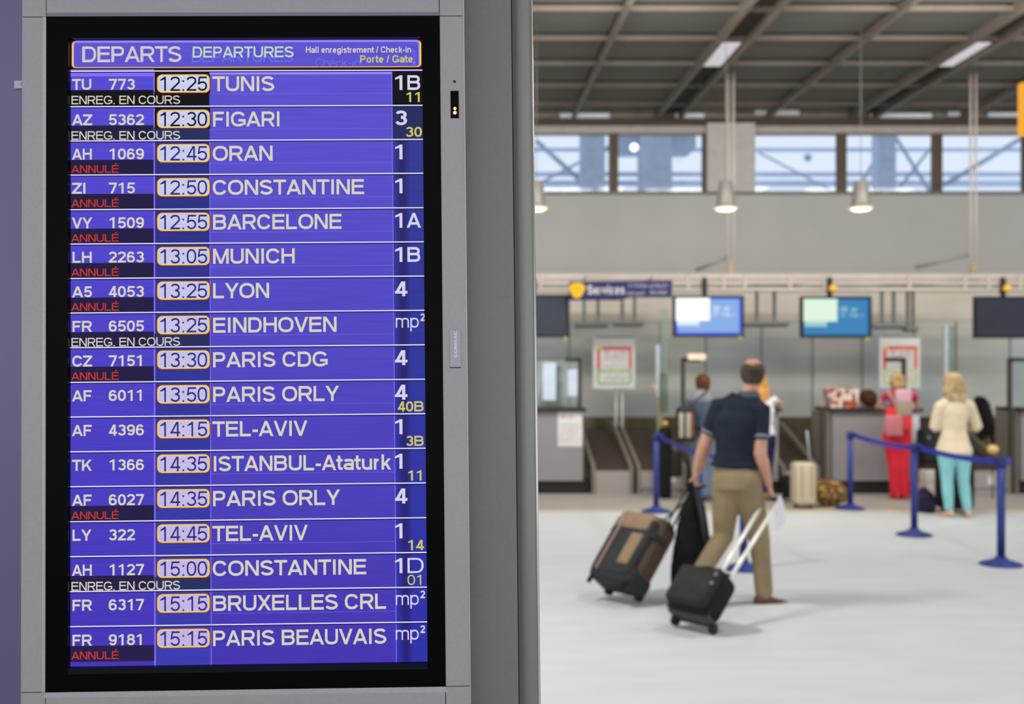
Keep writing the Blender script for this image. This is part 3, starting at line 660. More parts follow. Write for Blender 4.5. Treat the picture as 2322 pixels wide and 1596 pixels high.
def monitor(x0, x1, y0, y1, hx, lab, kind, MY=16.25):
    xa, xb, za, zb = X(x0, MY), X(x1, MY), Z(y1, MY), Z(y0, MY); t = .035
    r_ = root('monitor', ((xa + xb) / 2, MY, (za + zb) / 2), lab, 'monitor', 'monitors hanging from the gantry')
    m = MB()
    for q in ((xa, xa + t, za, zb), (xb - t, xb, za, zb), (xa + t, xb - t, za, za + t), (xa + t, xb - t, zb - t, zb)): m.box(q[0], q[1], MY - .03, MY + .05, q[2], q[3])
    m.box(xa + .02, xb - .02, MY - .01, MY + .05, za + .02, zb - .02); obj('casing', m, m_dark, r_)
    sx0, sx1, sz0, sz1 = xa + t, xb - t, za + t, zb - t; d = MY - .012
    cols = {'off': [mat('dead_screen', (44, 50, 62), .3)], 'off2': [mat('dead_screen_dark', (34, 38, 50), .3)],
            'blue': [emis('mon_blue', (140, 176, 232)), emis('mon_white', (255, 255, 255), 1.2), emis('mon_pale', (224, 240, 250)), emis('mon_deep', (76, 106, 236))],
            'teal': [emis('mon_teal', (66, 134, 186)), emis('mon_mint', (226, 246, 226)), emis('mon_mint2', (168, 208, 206)), emis('mon_teal_deep', (46, 104, 166))]}[kind]
    m = MB().box(sx0, sx1, d, d + .01, sz0, sz1, 3 if len(cols) > 1 else 0)
    if len(cols) > 1:
        b = .018 if kind == 'teal' else .03; w_ = sx1 - sx0; h_ = sz1 - sz0
        m.box(sx0 + b, sx1 - b, d - .001, d, sz0 + b, sz1 - b * .6, 0)
        m.box(sx0, sx0 + w_ * .52, d - .002, d - .001, sz0 + h_ * .38, sz1, 1)
        m.box(sx0 + .02, sx0 + w_ * .36, d - .002, d - .001, sz0 + h_ * .24, sz0 + h_ * .38, 2)
        marks(m, sx0 + w_ * .57, sx0 + w_ * .84, sz0 + h_ * .64, sz0 + h_ * .78, 5, d - .002, 2, None, 3)
        marks(m, sx0 + w_ * .57, sx0 + w_ * .92, sz0 + h_ * .49, sz0 + h_ * .6, 8, d - .002, 2, None, 5)
    obj('screen', m, cols, r_)
    obj('mount', MB().box(X(hx, MY) - .03, X(hx, MY) + .03, MY + .05, MY + .1, zb - .2, Z(628, MY)), m_dark, r_)
    gx = x1 - 9
    obj('power_lamp', MB().sphere((X(gx, MY), MY - .03, za - .012), .022, 8), emis('green_power_lamp', (196, 216, 60) if kind != 'teal' else (150, 170, 60)), r_)
monitor(1128, 1291, 668, 765, 1210, 'switched off grey monitor partly hidden behind the display pylon', 'off')
monitor(1526, 1686, 670, 764, 1600, 'monitor showing a bright blue screen with a white block, right of the services sign', 'blue')
monitor(1815, 1975, 672, 766, 1885, 'monitor showing a teal blue screen with a pale mint block', 'teal')
monitor(2209, 2372, 672, 767, 2280, 'switched off dark monitor cut off by the right side', 'off2')
for px, nm in ((1889, 'above the teal screen monitor'), (2284, 'above the switched off monitor at the right')):
    YY = 16.12; x, z = X(px, YY), Z(654, YY)
    r_ = root('beacon_lamp', (x, YY, z), 'small round amber lamp on the gantry ' + nm, 'warning lamp', 'amber lamps on the gantry')
    obj('lens', MB().lathe([(.03, -.04), (.052, -.02), (.056, .01), (.04, .04), (.01, .05)], (x, YY, z), 14), mat('amber_lens', (232, 178, 20), .3, emit=(232, 170, 10), es=.35), r_)
    obj('bracket', MB().box(x - .02, x + .02, YY, GY - .06, z - .05, z - .03), m_dark, r_)

# services sign
SY = 16.0
xa, xb, za, zb = X(1291, SY), X(1524, SY), Z(679, SY), Z(637, SY)
r_ = root('services_sign', ((xa + xb) / 2, SY, za), 'long navy blue hanging sign reading Services with a yellow rounded badge', 'sign')
obj('board', MB().prism([(xa, za - .01), (X(1402, SY), za - .01), (X(1432, SY), za + .03), (xb, za + .03), (xb, zb + .01), (xa, zb - .01)], SY, SY + .06), mat('navy_sign', (24, 30, 78), .5, 0, .04), r_)
cx_, cz_ = X(1308.5, SY), Z(657, SY)
pts = []
for k in range(24):
    a = 2 * PI * k / 24; rr = .108 * (1 + .10 * math.cos(3 * (a + PI / 2)))
    pts.append((cx_ + rr * math.cos(a), cz_ + rr * math.sin(a)))
obj('badge', MB().prism(pts, SY - .012, SY), mat('yellow_badge', (228, 176, 12), .5), r_)
obj('badge_dot', MB().prism([(cx_ + .012 * math.cos(a), cz_ + .012 * math.sin(a)) for a in (0, 1, 2, 3, 4, 5)], SY - .014, SY - .012), mat('badge_dot', (110, 80, 30), .5), r_)
m = text(MB(), 'Services', X(1331, SY), X(1417, SY), Z(667, SY), .125, .2, SY - .004)
obj('lettering', m, mat('sign_white', (206, 202, 208), .6), r_)
m = marks(MB(), X(1426, SY), X(1468, SY), Z(652, SY), Z(642, SY), 9, SY - .003, 0, None, 2); marks(m, X(1472, SY), X(1516, SY), Z(652, SY), Z(642, SY), 9, SY - .003, 0, None, 4)
marks(m, X(1422, SY), X(1466, SY), Z(669, SY), Z(660, SY), 9, SY - .003, 0, None, 6); marks(m, X(1474, SY), X(1518, SY), Z(667, SY), Z(657, SY), 8, SY - .003, 0, None, 8)
obj('small_lettering', m, mat('sign_lilac', (176, 172, 190), .6), r_)
for px in (1330, 1480): obj('hanger', MB().box(X(px, SY) - .015, X(px, SY) + .015, SY + .02, SY + .05, zb, Z(628, SY)), m_gan, r_); obj('hanger_arm', MB().box(X(px, SY) - .015, X(px, SY) + .015, SY + .02, GY - .03, Z(632, SY), Z(628, SY)), m_gan, r_)

# orange lit sign cut off by the right edge
YY = 12.0; xa = X(2318.5, YY)
r_ = root('orange_sign', (xa + .2, YY, Z(305, YY)), 'glowing orange hanging sign cut off by the right edge', 'sign')
obj('panel', MB().box(xa, xa + .5, YY, YY + .1, Z(305, YY), Z(186, YY)), emis('orange_sign', (250, 172, 60)), r_)
obj('hanger', MB().cyl((xa + .25, YY + .05, Z(186, YY)), (xa + .25, YY + .05, ZC + .05), .015), m_dark, r_)

# ------------------------------------------------------------------ glass partition behind the desks
PY = 18.3
m_gl = [mat('partition_reflections_%d' % k, c1, .3, 0, 0, 1.3, .5, rgb2=c2, stretch=(.25, 1, 1.4)) for k, (c1, c2) in enumerate([((216, 212, 198), (184, 190, 190)), ((218, 212, 196), (190, 194, 188)), ((208, 210, 202), (184, 190, 190))])]  # soft reflection bands put into the glass base colour
par_ = root('glass_partition', (X(1800, PY), PY, 0), 'frosted glass partition of tall panels behind the check-in desks', 'partition')
joints = [420, 560, 700, 850, 1000, 1140, 1290, 1497, 1600, 1727, 1842, 1955, 2072, 2168, 2290, 2440]
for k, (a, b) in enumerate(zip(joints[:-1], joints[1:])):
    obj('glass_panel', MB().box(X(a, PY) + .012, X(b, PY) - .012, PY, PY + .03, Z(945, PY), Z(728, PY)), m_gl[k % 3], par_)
m_pj = mat('green_glass_edge', (130, 142, 130), .3)
for a in joints: obj('glass_joint', MB().box(X(a, PY) - .012, X(a, PY) + .012, PY - .012, PY + .04, Z(945, PY), Z(728, PY)), m_pj, par_)
obj('fascia', MB().box(X(420, PY), X(2440, PY), PY - .02, PY + .06, Z(728, PY), Z(664, PY)), mat('beige_fascia', (218, 208, 194), .7, 0, .04, 1.5), par_)
obj('base_cladding', MB().box(X(420, PY), X(2440, PY), PY - .03, PY + .08, 0, Z(945, PY)), mat('brown_steel_cladding', (92, 82, 62), .35, .35, 0, 1.2, rgb2=(128, 118, 92), stretch=(2.2, 1, .4)), par_)
for k, (a, b, py) in enumerate([(1302, 1382, 735), (1392, 1462, 732), (1690, 1790, 733), (1985, 2052, 738), (2055, 2085, 745)]):
    YY = 17.4; nm = ['left of the services sign end', 'under the services sign', 'between the two lit monitors', 'right of the teal monitor', 'short one right of the teal monitor'][k]
    r_ = root('desk_light', (X((a + b) / 2, YY), YY, Z(py, YY)), 'slim white lamp bar hanging under the gantry, ' + nm, 'lamp bar', 'lamp bars under the gantry')
    obj('bar', MB().box(X(a, YY), X(b, YY), YY, YY + .2, Z(py + 3, YY), Z(py - 5, YY)), m_white, r_)
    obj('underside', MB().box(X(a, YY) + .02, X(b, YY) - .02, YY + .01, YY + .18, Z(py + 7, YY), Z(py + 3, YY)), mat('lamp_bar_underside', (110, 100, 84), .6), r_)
    for f in (.3, .7):
        xx = X(a + (b - a) * f, YY); obj('rod', MB().box(xx - .02, xx + .02, YY + .08, YY + .12, Z(py - 5, YY), Z(650, YY)), mat('grey_rod', (152, 150, 144), .6), r_)
    xx = X((a + b) / 2, YY); obj('rod_head', MB().box(X(a, YY), X(b, YY), GY + .34, YY + .12, Z(652, YY), Z(649, YY)), m_gan2, r_)

# ------------------------------------------------------------------ check-in desks
m_desk = mat('desk_panel', (138, 134, 135), .5, 0, .03, 2)
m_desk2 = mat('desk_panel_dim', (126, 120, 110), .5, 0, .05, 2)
m_top = mat('dark_desk_top', (44, 40, 34), .45)
m_plinth = mat('black_plinth', (26, 25, 25), .7)
m_dfr = mat('dark_desk_frame', (62, 56, 46), .5)
def desk(x0, x1, lab, side, screen_px, arm, deskpanel=None, side_px=None):
    Y0 = CYF; xa, xb = X(x0, Y0), X(x1, Y0); zt_ = Z(925, Y0); zp = Z(1090, Y0)
    r_ = root('check_in_desk', ((xa + xb) / 2, Y0 + .3, 0), lab, 'desk', 'check-in desks along the hall')
    obj('front_panel', MB().box(xa, xb, Y0, Y0 + .04, zp, zt_ - .05), m_desk, r_)
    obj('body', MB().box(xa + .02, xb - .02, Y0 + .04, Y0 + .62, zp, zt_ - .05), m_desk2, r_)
    obj('desk_top', MB().box(xa - .03, xb + .04, Y0 - .05, Y0 + .68, zt_ - .05, zt_), m_top, r_)
    obj('plinth', MB().box(xa + (.0 if side != 'l' else -.06), xb + (.08 if side == 'r' else 0), Y0 + .03, Y0 + .66, 0, zp), m_plinth, r_)
    if side_px:
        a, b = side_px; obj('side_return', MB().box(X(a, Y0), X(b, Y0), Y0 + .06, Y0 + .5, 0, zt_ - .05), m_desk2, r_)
        obj('corner_post', MB().box(X(a, Y0) - .02, X(a, Y0) + .05, Y0 + .02, Y0 + .08, 0, zt_), m_dfr, r_)
    px, bx = screen_px     # glass screen frame standing on the top
    zt2 = Z(812, Y0)
    obj('screen_post', MB().box(X(px - 4, Y0), X(px + 4, Y0), Y0 + .1, Y0 + .16, zt_, zt2), m_dfr, r_)
    obj('screen_bar', MB().box(*sorted((X(px, Y0), X(bx, Y0))), Y0 + .1, Y0 + .16, zt2 - .05, zt2 + .01), m_dfr if not arm else m_dfr, r_)
    if arm: obj('reading_lamp', MB().box(X(px + 10, Y0), X(px + 48, Y0), Y0 + .02, Y0 + .14, zt2 - .02, zt2 + .06), mat('reading_lamp', (220, 190, 166), .5, emit=(250, 214, 184), es=.45), r_)
    return r_
d1 = desk(1128, 1322, 'check-in desk with a paper notice, half hidden by the display pylon', 'r', (1317, 1284), False)
Y0 = CYF
obj('glass', MB().box(X(1180, Y0), X(1313, Y0), Y0 + .12, Y0 + .14, Z(925, Y0), Z(818, Y0)), glass('desk_glass', (225, 232, 228), .9), d1)
m_ps = mat('pale_blue_reflection', (196, 210, 226), .5)  # pale sheets added to stand for window reflections in the desk glass
o = obj('reflection_sheet', MB().box(X(1232, Y0), X(1262, Y0), Y0 + .100, Y0 + .105, Z(908, Y0), Z(822, Y0)), m_ps, at=tuple(P(1247, 908, Y0 + .1))); tag(o, 'pale blue sheet standing for a window reflection on the glass of the leftmost desk, the larger one by the pylon', 'reflection')
o = obj('reflection_sheet', MB().box(X(1289, Y0), X(1311, Y0), Y0 + .100, Y0 + .105, Z(898, Y0), Z(838, Y0)), m_ps, at=tuple(P(1300, 898, Y0 + .1))); tag(o, 'narrow pale blue sheet standing for a window reflection on the desk glass beside its dark post', 'reflection')
m = MB().box(X(1265, Y0), X(1320, Y0), Y0 - .006, Y0 - .001, Z(1012, Y0), Z(934, Y0))
marks(m, X(1272, Y0), X(1300, Y0), Z(950, Y0), Z(942, Y0), 5, Y0 - .007, 1, None, 3)
for k in range(5): marks(m, X(1270, Y0), X(1312, Y0), Z(965 + k * 9, Y0), Z(961 + k * 9, Y0), 12, Y0 - .007, 2, None, k)
tag(obj('paper_notice', m, [mat('notice_paper', (216, 212, 212), .6), mat('notice_red', (214, 150, 150), .6), mat('notice_grey', (180, 178, 178), .6)], at=tuple(P(1292, 1012, Y0))), 'white paper notice taped to the front of the leftmost desk', 'notice')
d2 = desk(1568, 1765, 'check-in desk behind the man in the navy polo shirt', 'n', (1553, 1590), True)
obj('screen_foot', MB().box(X(1549, Y0), X(1575, Y0), Y0 + .08, Y0 + .2, Z(930, Y0), Z(925, Y0)), m_dfr, d2)
d3 = desk(1888, 2084, 'check-in desk where the woman in red leans', 'n', (2058, 2016), False, side_px=(1866, 1888))
obj('white_strip', MB().box(X(2068, Y0), X(2084, Y0), Y0 - .012, Y0, Z(1060, Y0), Z(936, Y0)), mat('white_strip', (208, 208, 214), .5), d3)
d4 = desk(2316, 2480, 'check-in desk cut off by the right edge', 'n', (2300, 2345), False, side_px=(2296, 2318))
obj('glass', MB().box(X(2304, Y0), X(2460, Y0), Y0 + .12, Y0 + .14, Z(925, Y0), Z(818, Y0)), MATS['desk_glass'], d4)

# luggage conveyors between the desks
m_cbelt = mat('brown_black_belt', (58, 46, 34), .6, 0, .12, 3)
m_cfr = mat('conveyor_panel', (160, 152, 146), .45, .2, .04, 3)
m_cfr2 = mat('conveyor_side_rail', (128, 122, 108), .4, .3, .06, 3)
def conveyor(x0, x1, lab, label_px=None, low=None, end=18.2):
    Y0 = CYF - .05; xa, xb = X(x0, Y0), X(x1, Y0)
    r_ = root('luggage_conveyor', ((xa + xb) / 2, Y0 + .5, 0), lab, 'conveyor', 'luggage conveyors between the desks')
    zf, zb_, yb = Z(1066, Y0), .74, Y0 + 1.7
    obj('front_panel', MB().box(xa, xb, Y0, Y0 + .05, .09 if low else 0, zf - .01), m_cfr, r_)
    if low: obj('kick_plate', MB().box(xa, xb, Y0 + .06, Y0 + .1, 0, .09), mat('lilac_kick_plate', (180, 178, 190), .5), r_)
    m = MB(); m.add([(xa + .05, Y0 + .04, zf), (xb - .05, Y0 + .04, zf), (xb - .05, yb, zb_), (xa + .05, yb, zb_), (xa + .05, Y0 + .04, zf - .08), (xb - .05, Y0 + .04, zf - .08), (xb - .05, yb, zb_ - .08), (xa + .05, yb, zb_ - .08)],
                    [(0, 1, 2, 3), (4, 7, 6, 5), (0, 4, 5, 1), (2, 6, 7, 3), (0, 3, 7, 4), (1, 5, 6, 2)])
    yb = min(yb, end)
    if end > yb: m.box(xa + .05, xb - .05, yb, end, zb_ - .08, zb_)
    obj('belt', m, m_cbelt, r_)
    m = MB().box(xa + .03, xb - .03, Y0 + .5, end, 0, .32); obj('body', m, m_cfr2, r_)
    for x in (xa, xb - .05):
        m = MB(); pts = [(Y0 - .02, 0), (Y0 - .02, zf + .05), (Y0 + .1, zf + .09), (yb, zb_ + .16), (min(yb + .5, end), zb_ + .16), (min(yb + .5, end), zb_), (Y0 + .25, zf - .12), (Y0 + .12, 0)]
        v = [(x + e, a, b) for e in (0, .05) for a, b in pts]; n = len(pts)
        m.add(v, [tuple(range(n)), tuple(range(2 * n - 1, n - 1, -1))] + [(i, i + n, (i + 1) % n + n, (i + 1) % n) for i in range(n)])
        obj('side_rail', m, m_cfr2, r_)
    if label_px:
        a, b, c_, d_ = label_px; obj('front_label', MB().box(X(a, Y0), X(b, Y0), Y0 - .006, Y0 - .001, Z(d_, Y0), Z(c_, Y0)), mat('white_label', (214, 212, 212), .6), r_)
    return r_
conveyor(1342, 1436, 'wide luggage conveyor right of the leftmost desk')
conveyor(1444, 1556, 'luggage conveyor with a small white label behind the blue post left of the man', (1508, 1532, 1081, 1094), True)
conveyor(1772, 1858, 'luggage conveyor behind the cream trolley case')
conveyor(2135, 2290, 'luggage conveyor with a small label at the far right', (2240, 2254, 1079, 1098), True, 17.0)

# notice posters on poles
def poster(x0, x1, y0, y1, lab, poles, c1, c2, YY=16.9):
    xa, xb, za, zb = X(x0, YY), X(x1, YY), Z(y1, YY), Z(y0, YY)
    r_ = root('poster_stand', ((xa + xb) / 2, YY, 0), lab, 'poster', 'framed notices above the luggage conveyors')
    obj('board', MB().box(xa, xb, YY, YY + .03, za, zb), mat('poster_white', (214, 210, 208), .5, 0, .02), r_)
    w_, h_ = xb - xa, zb - za; m = MB(); d = YY - .004
    def q(a, b, c_, e, mi): m.box(xa + w_ * a, xa + w_ * b, d, YY, za + h_ * c_, za + h_ * e, mi)
    q(.09, .92, .76, .83, 0); q(.09, .17, .38, .76, 0); q(.85, .92, .38, .76, 0); m.box(xa + w_ * .09, xa + w_ * .22, d - .001, d, za + h_ * .77, za + h_ * .832, 2)
    q(.10, .91, .33, .37, 1); q(.10, .15, .12, .33, 1); q(.86, .91, .12, .33, 1); q(.12, .88, .08, .12, 1)
    for k, (zz, mi) in enumerate([(.66, 3), (.57, 3), (.50, 4), (.42, 4), (.24, 4), (.17, 4)]): marks(m, xa + w_ * .26, xa + w_ * .78, za + h_ * zz, za + h_ * (zz + (.07 if mi == 3 else .035)), 7 if mi == 3 else 12, d - .001, mi, None, k + 3)
    obj('print', m, [mat('poster_red' + c1, (206, 86, 76) if c1 == 'a' else (222, 84, 62), .6), mat('poster_green' + c2, (132, 178, 88) if c2 == 'a' else (186, 204, 110), .6), mat('poster_gold', (222, 190, 90), .6), mat('poster_pinkish', (206, 176, 176), .6), mat('poster_text', (176, 174, 172), .6)], r_)
    obj('top_clip', MB().box(xa + .06, xb - .03, YY - .01, YY + .04, zb, zb + .025), mat('grey_clip', (130, 128, 122), .5), r_)
    for px in poles: obj('pole', MB().cyl((X(px, YY), YY + .05, .0), (X(px, YY), YY + .05, za + .2), .02, 8), mat('pale_pole', (186, 184, 176), .35, .3), r_)
poster(1345, 1440, 766, 881, 'white poster with a red and green border beside the leftmost desk', (1398, 1412), 'a', 'a')
poster(1994, 2087, 765, 880, 'white poster with an orange red border above the woman in red', (2075,), 'b', 'b')
for px, lo, hi, nm in ((1491, 900, 782, 'left, by the blue posts'), (2144, 880, 738, 'right, beside the blonde woman')):
    YY = 16.0; r_ = root('glass_screen', (X(px, YY), YY, 0), 'tall glass divider with a pale steel edge at the ' + nm, 'glass divider', 'glass dividers between the desks')
    obj('edge_post', MB().box(X(px - 4, YY), X(px + 4, YY), YY - .03, YY + .03, Z(lo, YY), Z(hi, YY)), mat('pale_steel_edge', (186, 190, 196), .3, .4), r_)
    obj('lower_post', MB().box(X(px - 2, YY), X(px + 5, YY), YY - .02, YY + .02, 0, Z(lo, YY)), mat('olive_post', (140, 134, 104), .5), r_)
    obj('pane', MB().box(X(px + 5, YY), X(px + 24, YY), YY - .006, YY + .006, Z(935, YY), Z(738 if px > 2000 else 700, YY)), glass('divider_glass', (224, 236, 226), .95), r_)
    obj('pane_foot', MB().box(X(px + 5, YY), X(px + 12, YY), YY - .02, YY + .02, 0, Z(935, YY)), MATS['olive_post'], r_)
r_ = root('push_button', tuple(P(1483, 880, 15.95)), 'small orange red button box on the left glass divider', 'button')
obj('box', MB().box(X(1480, 15.95), X(1490, 15.95), 15.93, 16.02, Z(886, 15.95), Z(873, 15.95)), m_white, r_)
obj('button', MB().sphere(tuple(P(1483, 880, 15.92)), .022, 8), mat('orange_red', (206, 96, 62), .5), r_)

# ------------------------------------------------------------------ belt barrier posts
def post(px, py, lab, first=[]):
    Yp = floorY(py); x = X(px, Yp)
    if not first:
        r_ = root('barrier_post', (x, Yp, 0), lab, 'barrier post', 'blue belt barrier posts')
        obj('base', MB().lathe([(.178, 0), (.178, .012), (.165, .02), (.06, .052), (.045, .075)]), m_blue, r_, world=False)
        obj('pole', MB().lathe([(.034, .05), (.034, .86)]), m_blue, r_, world=False)
        obj('belt_head', MB().lathe([(.038, .85), (.041, .86), (.041, .93), (.034, .938), (.01, .94)]), mat('belt_head', (30, 38, 92), .4), r_, world=False)
        obj('belt_clip', MB().box(.03, .075, -.02, .02, .865, .925), mat('belt_clip', (60, 76, 172), .5), r_, world=False)
        first.append(r_)
    else:
        r_ = copy_tree(first[0]); r_.location = (x, Yp, 0); r_['label'] = lab
    return Vector((x, Yp, 0))
pA = post(2270, 1281, 'nearest blue barrier post, at the far right')
pB = post(2073, 1214, 'blue barrier post in front of the woman in red')
pC = post(1928, 1155, 'blue barrier post beside the flowered bag')
pD = post(1488, 1161, 'blue barrier post left of the man, above the brown suitcase')
pE = post(1585, 1236, 'blue barrier post hidden behind the arm of the man in navy')
pF = post(1686, 1291, 'blue barrier post seen between the legs of the man in khaki trousers')
def belt(a, b, lab, sag=.022):
    m = MB(); n = 12; v = []
    for i in range(n + 1):
        t = i / n; p = a.lerp(b, t); z = .895 - sag * 4 * t * (1 - t); tw = .5 * math.sin(PI * t)
        d = (b - a).normalized(); s = Vector((d.y, -d.x, 0))
        up = Vector((0, 0, 1)) * math.cos(tw) + s * math.sin(tw)
        for e in (-1, 1): 
            for f in (-1, 1): v.append(p + Vector((0, 0, z)) + up * e * .026 + s * f * .0015)
    f = []
    for i in range(n):
        k = i * 4
        for q in ((0, 1), (1, 3), (3, 2), (2, 0)): f.append((k + q[0], k + q[1], k + 4 + q[1], k + 4 + q[0]))
    m.add(v, f); c_ = (a + b) / 2 + Vector((0, 0, .87))
    tag(obj('barrier_belt', m, m_belt, at=tuple(c_)), lab, 'barrier belt', 'blue barrier belts')
belt(pA + Vector((-.046, 0, 0)), pB + Vector((.046, .0, 0)), 'blue belt between the two right barrier posts, crossing the blonde woman')
belt(pB + Vector((-.04, 0, 0)), pC + Vector((.04, 0, 0)), 'blue belt crossing the red trousers')
belt(pD + Vector((.04, 0, 0)), pE + Vector((-.04, .0, 0)), 'blue belt left of the man, from the leftmost post', .015)
belt(pE + Vector((.04, 0, 0)), pF + Vector((-.04, 0, 0)), 'blue belt passing behind the back of the man', .02)

# ------------------------------------------------------------------ people
def V3(px, py, Y): return P(px, py, Y)
def ell_head(mb, c, yaw, k=1.0, tilt=0, grow=0.0, part='head', mi=0):
    """skull with jaw; forward is +y before the turn"""
    M = Matrix.Translation(c) @ Matrix.Rotation(yaw, 4, 'Z') @ Matrix.Rotation(tilt, 4, 'Y')
    if part == 'head':
        mb.loft([(0, .012, -.105 * k), (0, .018, -.085 * k), (0, .014, -.05 * k), (0, .0, 0), (0, -.008, .05 * k), (0, -.012, .09 * k)],
                [(.032 * k, .036 * k), (.05 * k, .066 * k), (.063 * k, .086 * k), (.074 * k, .097 * k), (.074 * k, .096 * k), (.050 * k, .068 * k)], n=18, M=M, cap=.35)
        mb.loft([(0, .092 * k, .012 * k), (0, .108 * k, -.022 * k), (0, .098 * k, -.036 * k)], [.007, .014, .012], n=8, M=M)
        mb.loft([(0, .080 * k, -.062 * k), (0, .090 * k, -.066 * k)], [(.022, .008), (.018, .006)], n=8, M=M)
        for s in (-1, 1): mb.loft([(s * .076 * k, -.004, .022 * k), (s * .085 * k, -.012, .0), (s * .074 * k, .0, -.03 * k)], [(.006, .012), (.009, .017), (.005, .009)], ref=(1, 0, 0), n=8, M=M)
    return M
def hand(mb, wrist, d, nrm, k=1.0, curl=1.1, side=1):
    """palm, four fingers of different lengths and a thumb leaving the palm's side. d: along the hand, nrm: palm normal"""
    d = d.normalized(); a = nrm.cross(d).normalized(); nrm = d.cross(a).normalized()
    w_ = wrist; pl = .085 * k
    mb.loft([w_ - d * .02, w_ + d * .03 * k, w_ + d * pl], [(.026 * k, .019 * k), (.037 * k, .016 * k), (.040 * k, .014 * k)], ref=a, n=12)
    for i, L in enumerate((.068, .078, .073, .058)):
        b = w_ + d * (pl - .008) + a * (.029 - .0195 * i) * k; p = [b]; dd = d.copy(); L *= k
        for s, f in enumerate((.42, .32, .26)):
            dd = (Matrix.Rotation(-curl * (.55, .75, .6)[s], 3, a) @ dd); p.append(p[-1] + dd * L * f)
        mb.loft(p, [.0092 * k, .0088 * k, .0082 * k, .0070 * k], n=8)
    b = w_ + d * .022 * k + a * .03 * k * side
    t1 = b + (d * .55 + a * side * .75 - nrm * .35).normalized() * .042 * k; t2 = t1 + (d * .75 + a * side * .05 - nrm * .7).normalized() * .03 * k
    mb.loft([b, t1, t2], [.0125 * k, .0105 * k, .009 * k], n=8)
def limb(mb, pts, rads, ref=(1, 0, 0), n=14, cap=.85): mb.loft(pts, rads, ref=ref, n=n, cap=cap)
def lerp(a, b, t): return a + (b - a) * t
def shoe(mb, an, toe_dir, k=1.0, heel_z=None):
    d = toe_dir.normalized(); z = .0
    mb.loft([an + Vector((0, 0, -.03)) - d * .05, an + Vector((0, 0, -.045)) + d * .02, an + Vector((0, 0, -.058)) + d * .10 * k, an + Vector((0, 0, -.066)) + d * .165 * k],
            [(.035 * k, .045 * k), (.040 * k, .044 * k), (.044 * k, .030 * k), (.034 * k, .020 * k)], ref=(d.y, -d.x, 0), n=12)

def figure(loc, lab, J, k=1.0, yaw=0.0, tilt=0.0, fem=False, curl=(1.1, 1.1), hands=None, vox=.009, arm=1.0):
    r_ = root('person', loc, lab, 'person')
    side = (J['shR'] - J['shL']).normalized(); m = MB(); f = .9 if fem else 1.0
    hipv = (J['hpR'] - J['hpL']).normalized(); ws = lerp(J['pel'], J['chest'], .45)
    limb(m, [J['pel'] - Vector((0, 0, .05)), J['pel'] + Vector((0, 0, .04)), ws, J['chest'], lerp(J['chest'], J['neck'], .62), J['neck']],
         [(.13 * k, .094 * k), (.138 * k, .098 * k), (.116 * k * f, .086 * k), (.150 * k * f, .108 * k), (.118 * k * f, .082 * k), (.055 * k, .058 * k)], ref=side, n=20, cap=.3)
    limb(m, [J['neck'] - Vector((0, 0, .03)), lerp(J['neck'], J['head'], .55), J['head'] - Vector((0, 0, .03))], [.055 * k * f, .050 * k * f, .052 * k * f])
    Mh = ell_head(m, J['head'], yaw, k, tilt)
    for s in 'LR':
        sh, el, wr, hd = J['sh' + s], J['el' + s], J['wr' + s], J['hd' + s]
        limb(m, [lerp(J['chest'], J['neck'], .5), lerp(sh, J['neck'], .35), sh, lerp(sh, el, .35), el, lerp(el, wr, .3), lerp(el, wr, .75), wr],
             [.05 * k, .05 * k, .052 * k * f, .046 * k * f * arm, .037 * k * f * arm, .039 * k * f * arm, .029 * k * f * arm, .024 * k * f * arm])
        nrm = J.get('pn' + s, -side if s == 'R' else side)
        hand(m, wr, hd - wr, nrm, k * (.92 if fem else 1.0), curl['LR'.index(s)], 1 if s == 'R' else -1)
        hp, kn, an = J['hp' + s], J['kn' + s], J['an' + s]
        limb(m, [hp + Vector((0, 0, .03)), lerp(hp, kn, .3), lerp(hp, kn, .7), kn, lerp(kn, an, .3), lerp(kn, an, .7), an],
             [.088 * k, .080 * k, .062 * k, .052 * k, .054 * k, .040 * k, .034 * k])
        fd = J['ft' + s].normalized()
        m.loft([an + Vector((0, 0, -.03)) - fd * .035, an + Vector((0, 0, -.045)) + fd * .02, an + Vector((0, 0, -.058)) + fd * .10 * k, an + Vector((0, 0, -.064)) + fd * .15 * k],
               [(.026, .036), (.032, .036), (.036, .022), (.028, .014)], ref=(fd.y, -fd.x, 0), n=12)
    obj('body', m, m_skin, r_, voxel=vox, smooth=2)
    for s in (-1, 1): obj('eye', MB().sphere(tuple(Mh @ Vector((s * .03 * k, .086 * k, .012 * k))), .010, 8), m_eye, r_)
    return r_, Mh
def garment(name, r_, m, mt, vox=.011, smooth=2, label=None): return obj(name, m, mt, r_, voxel=vox, smooth=smooth, label=label)
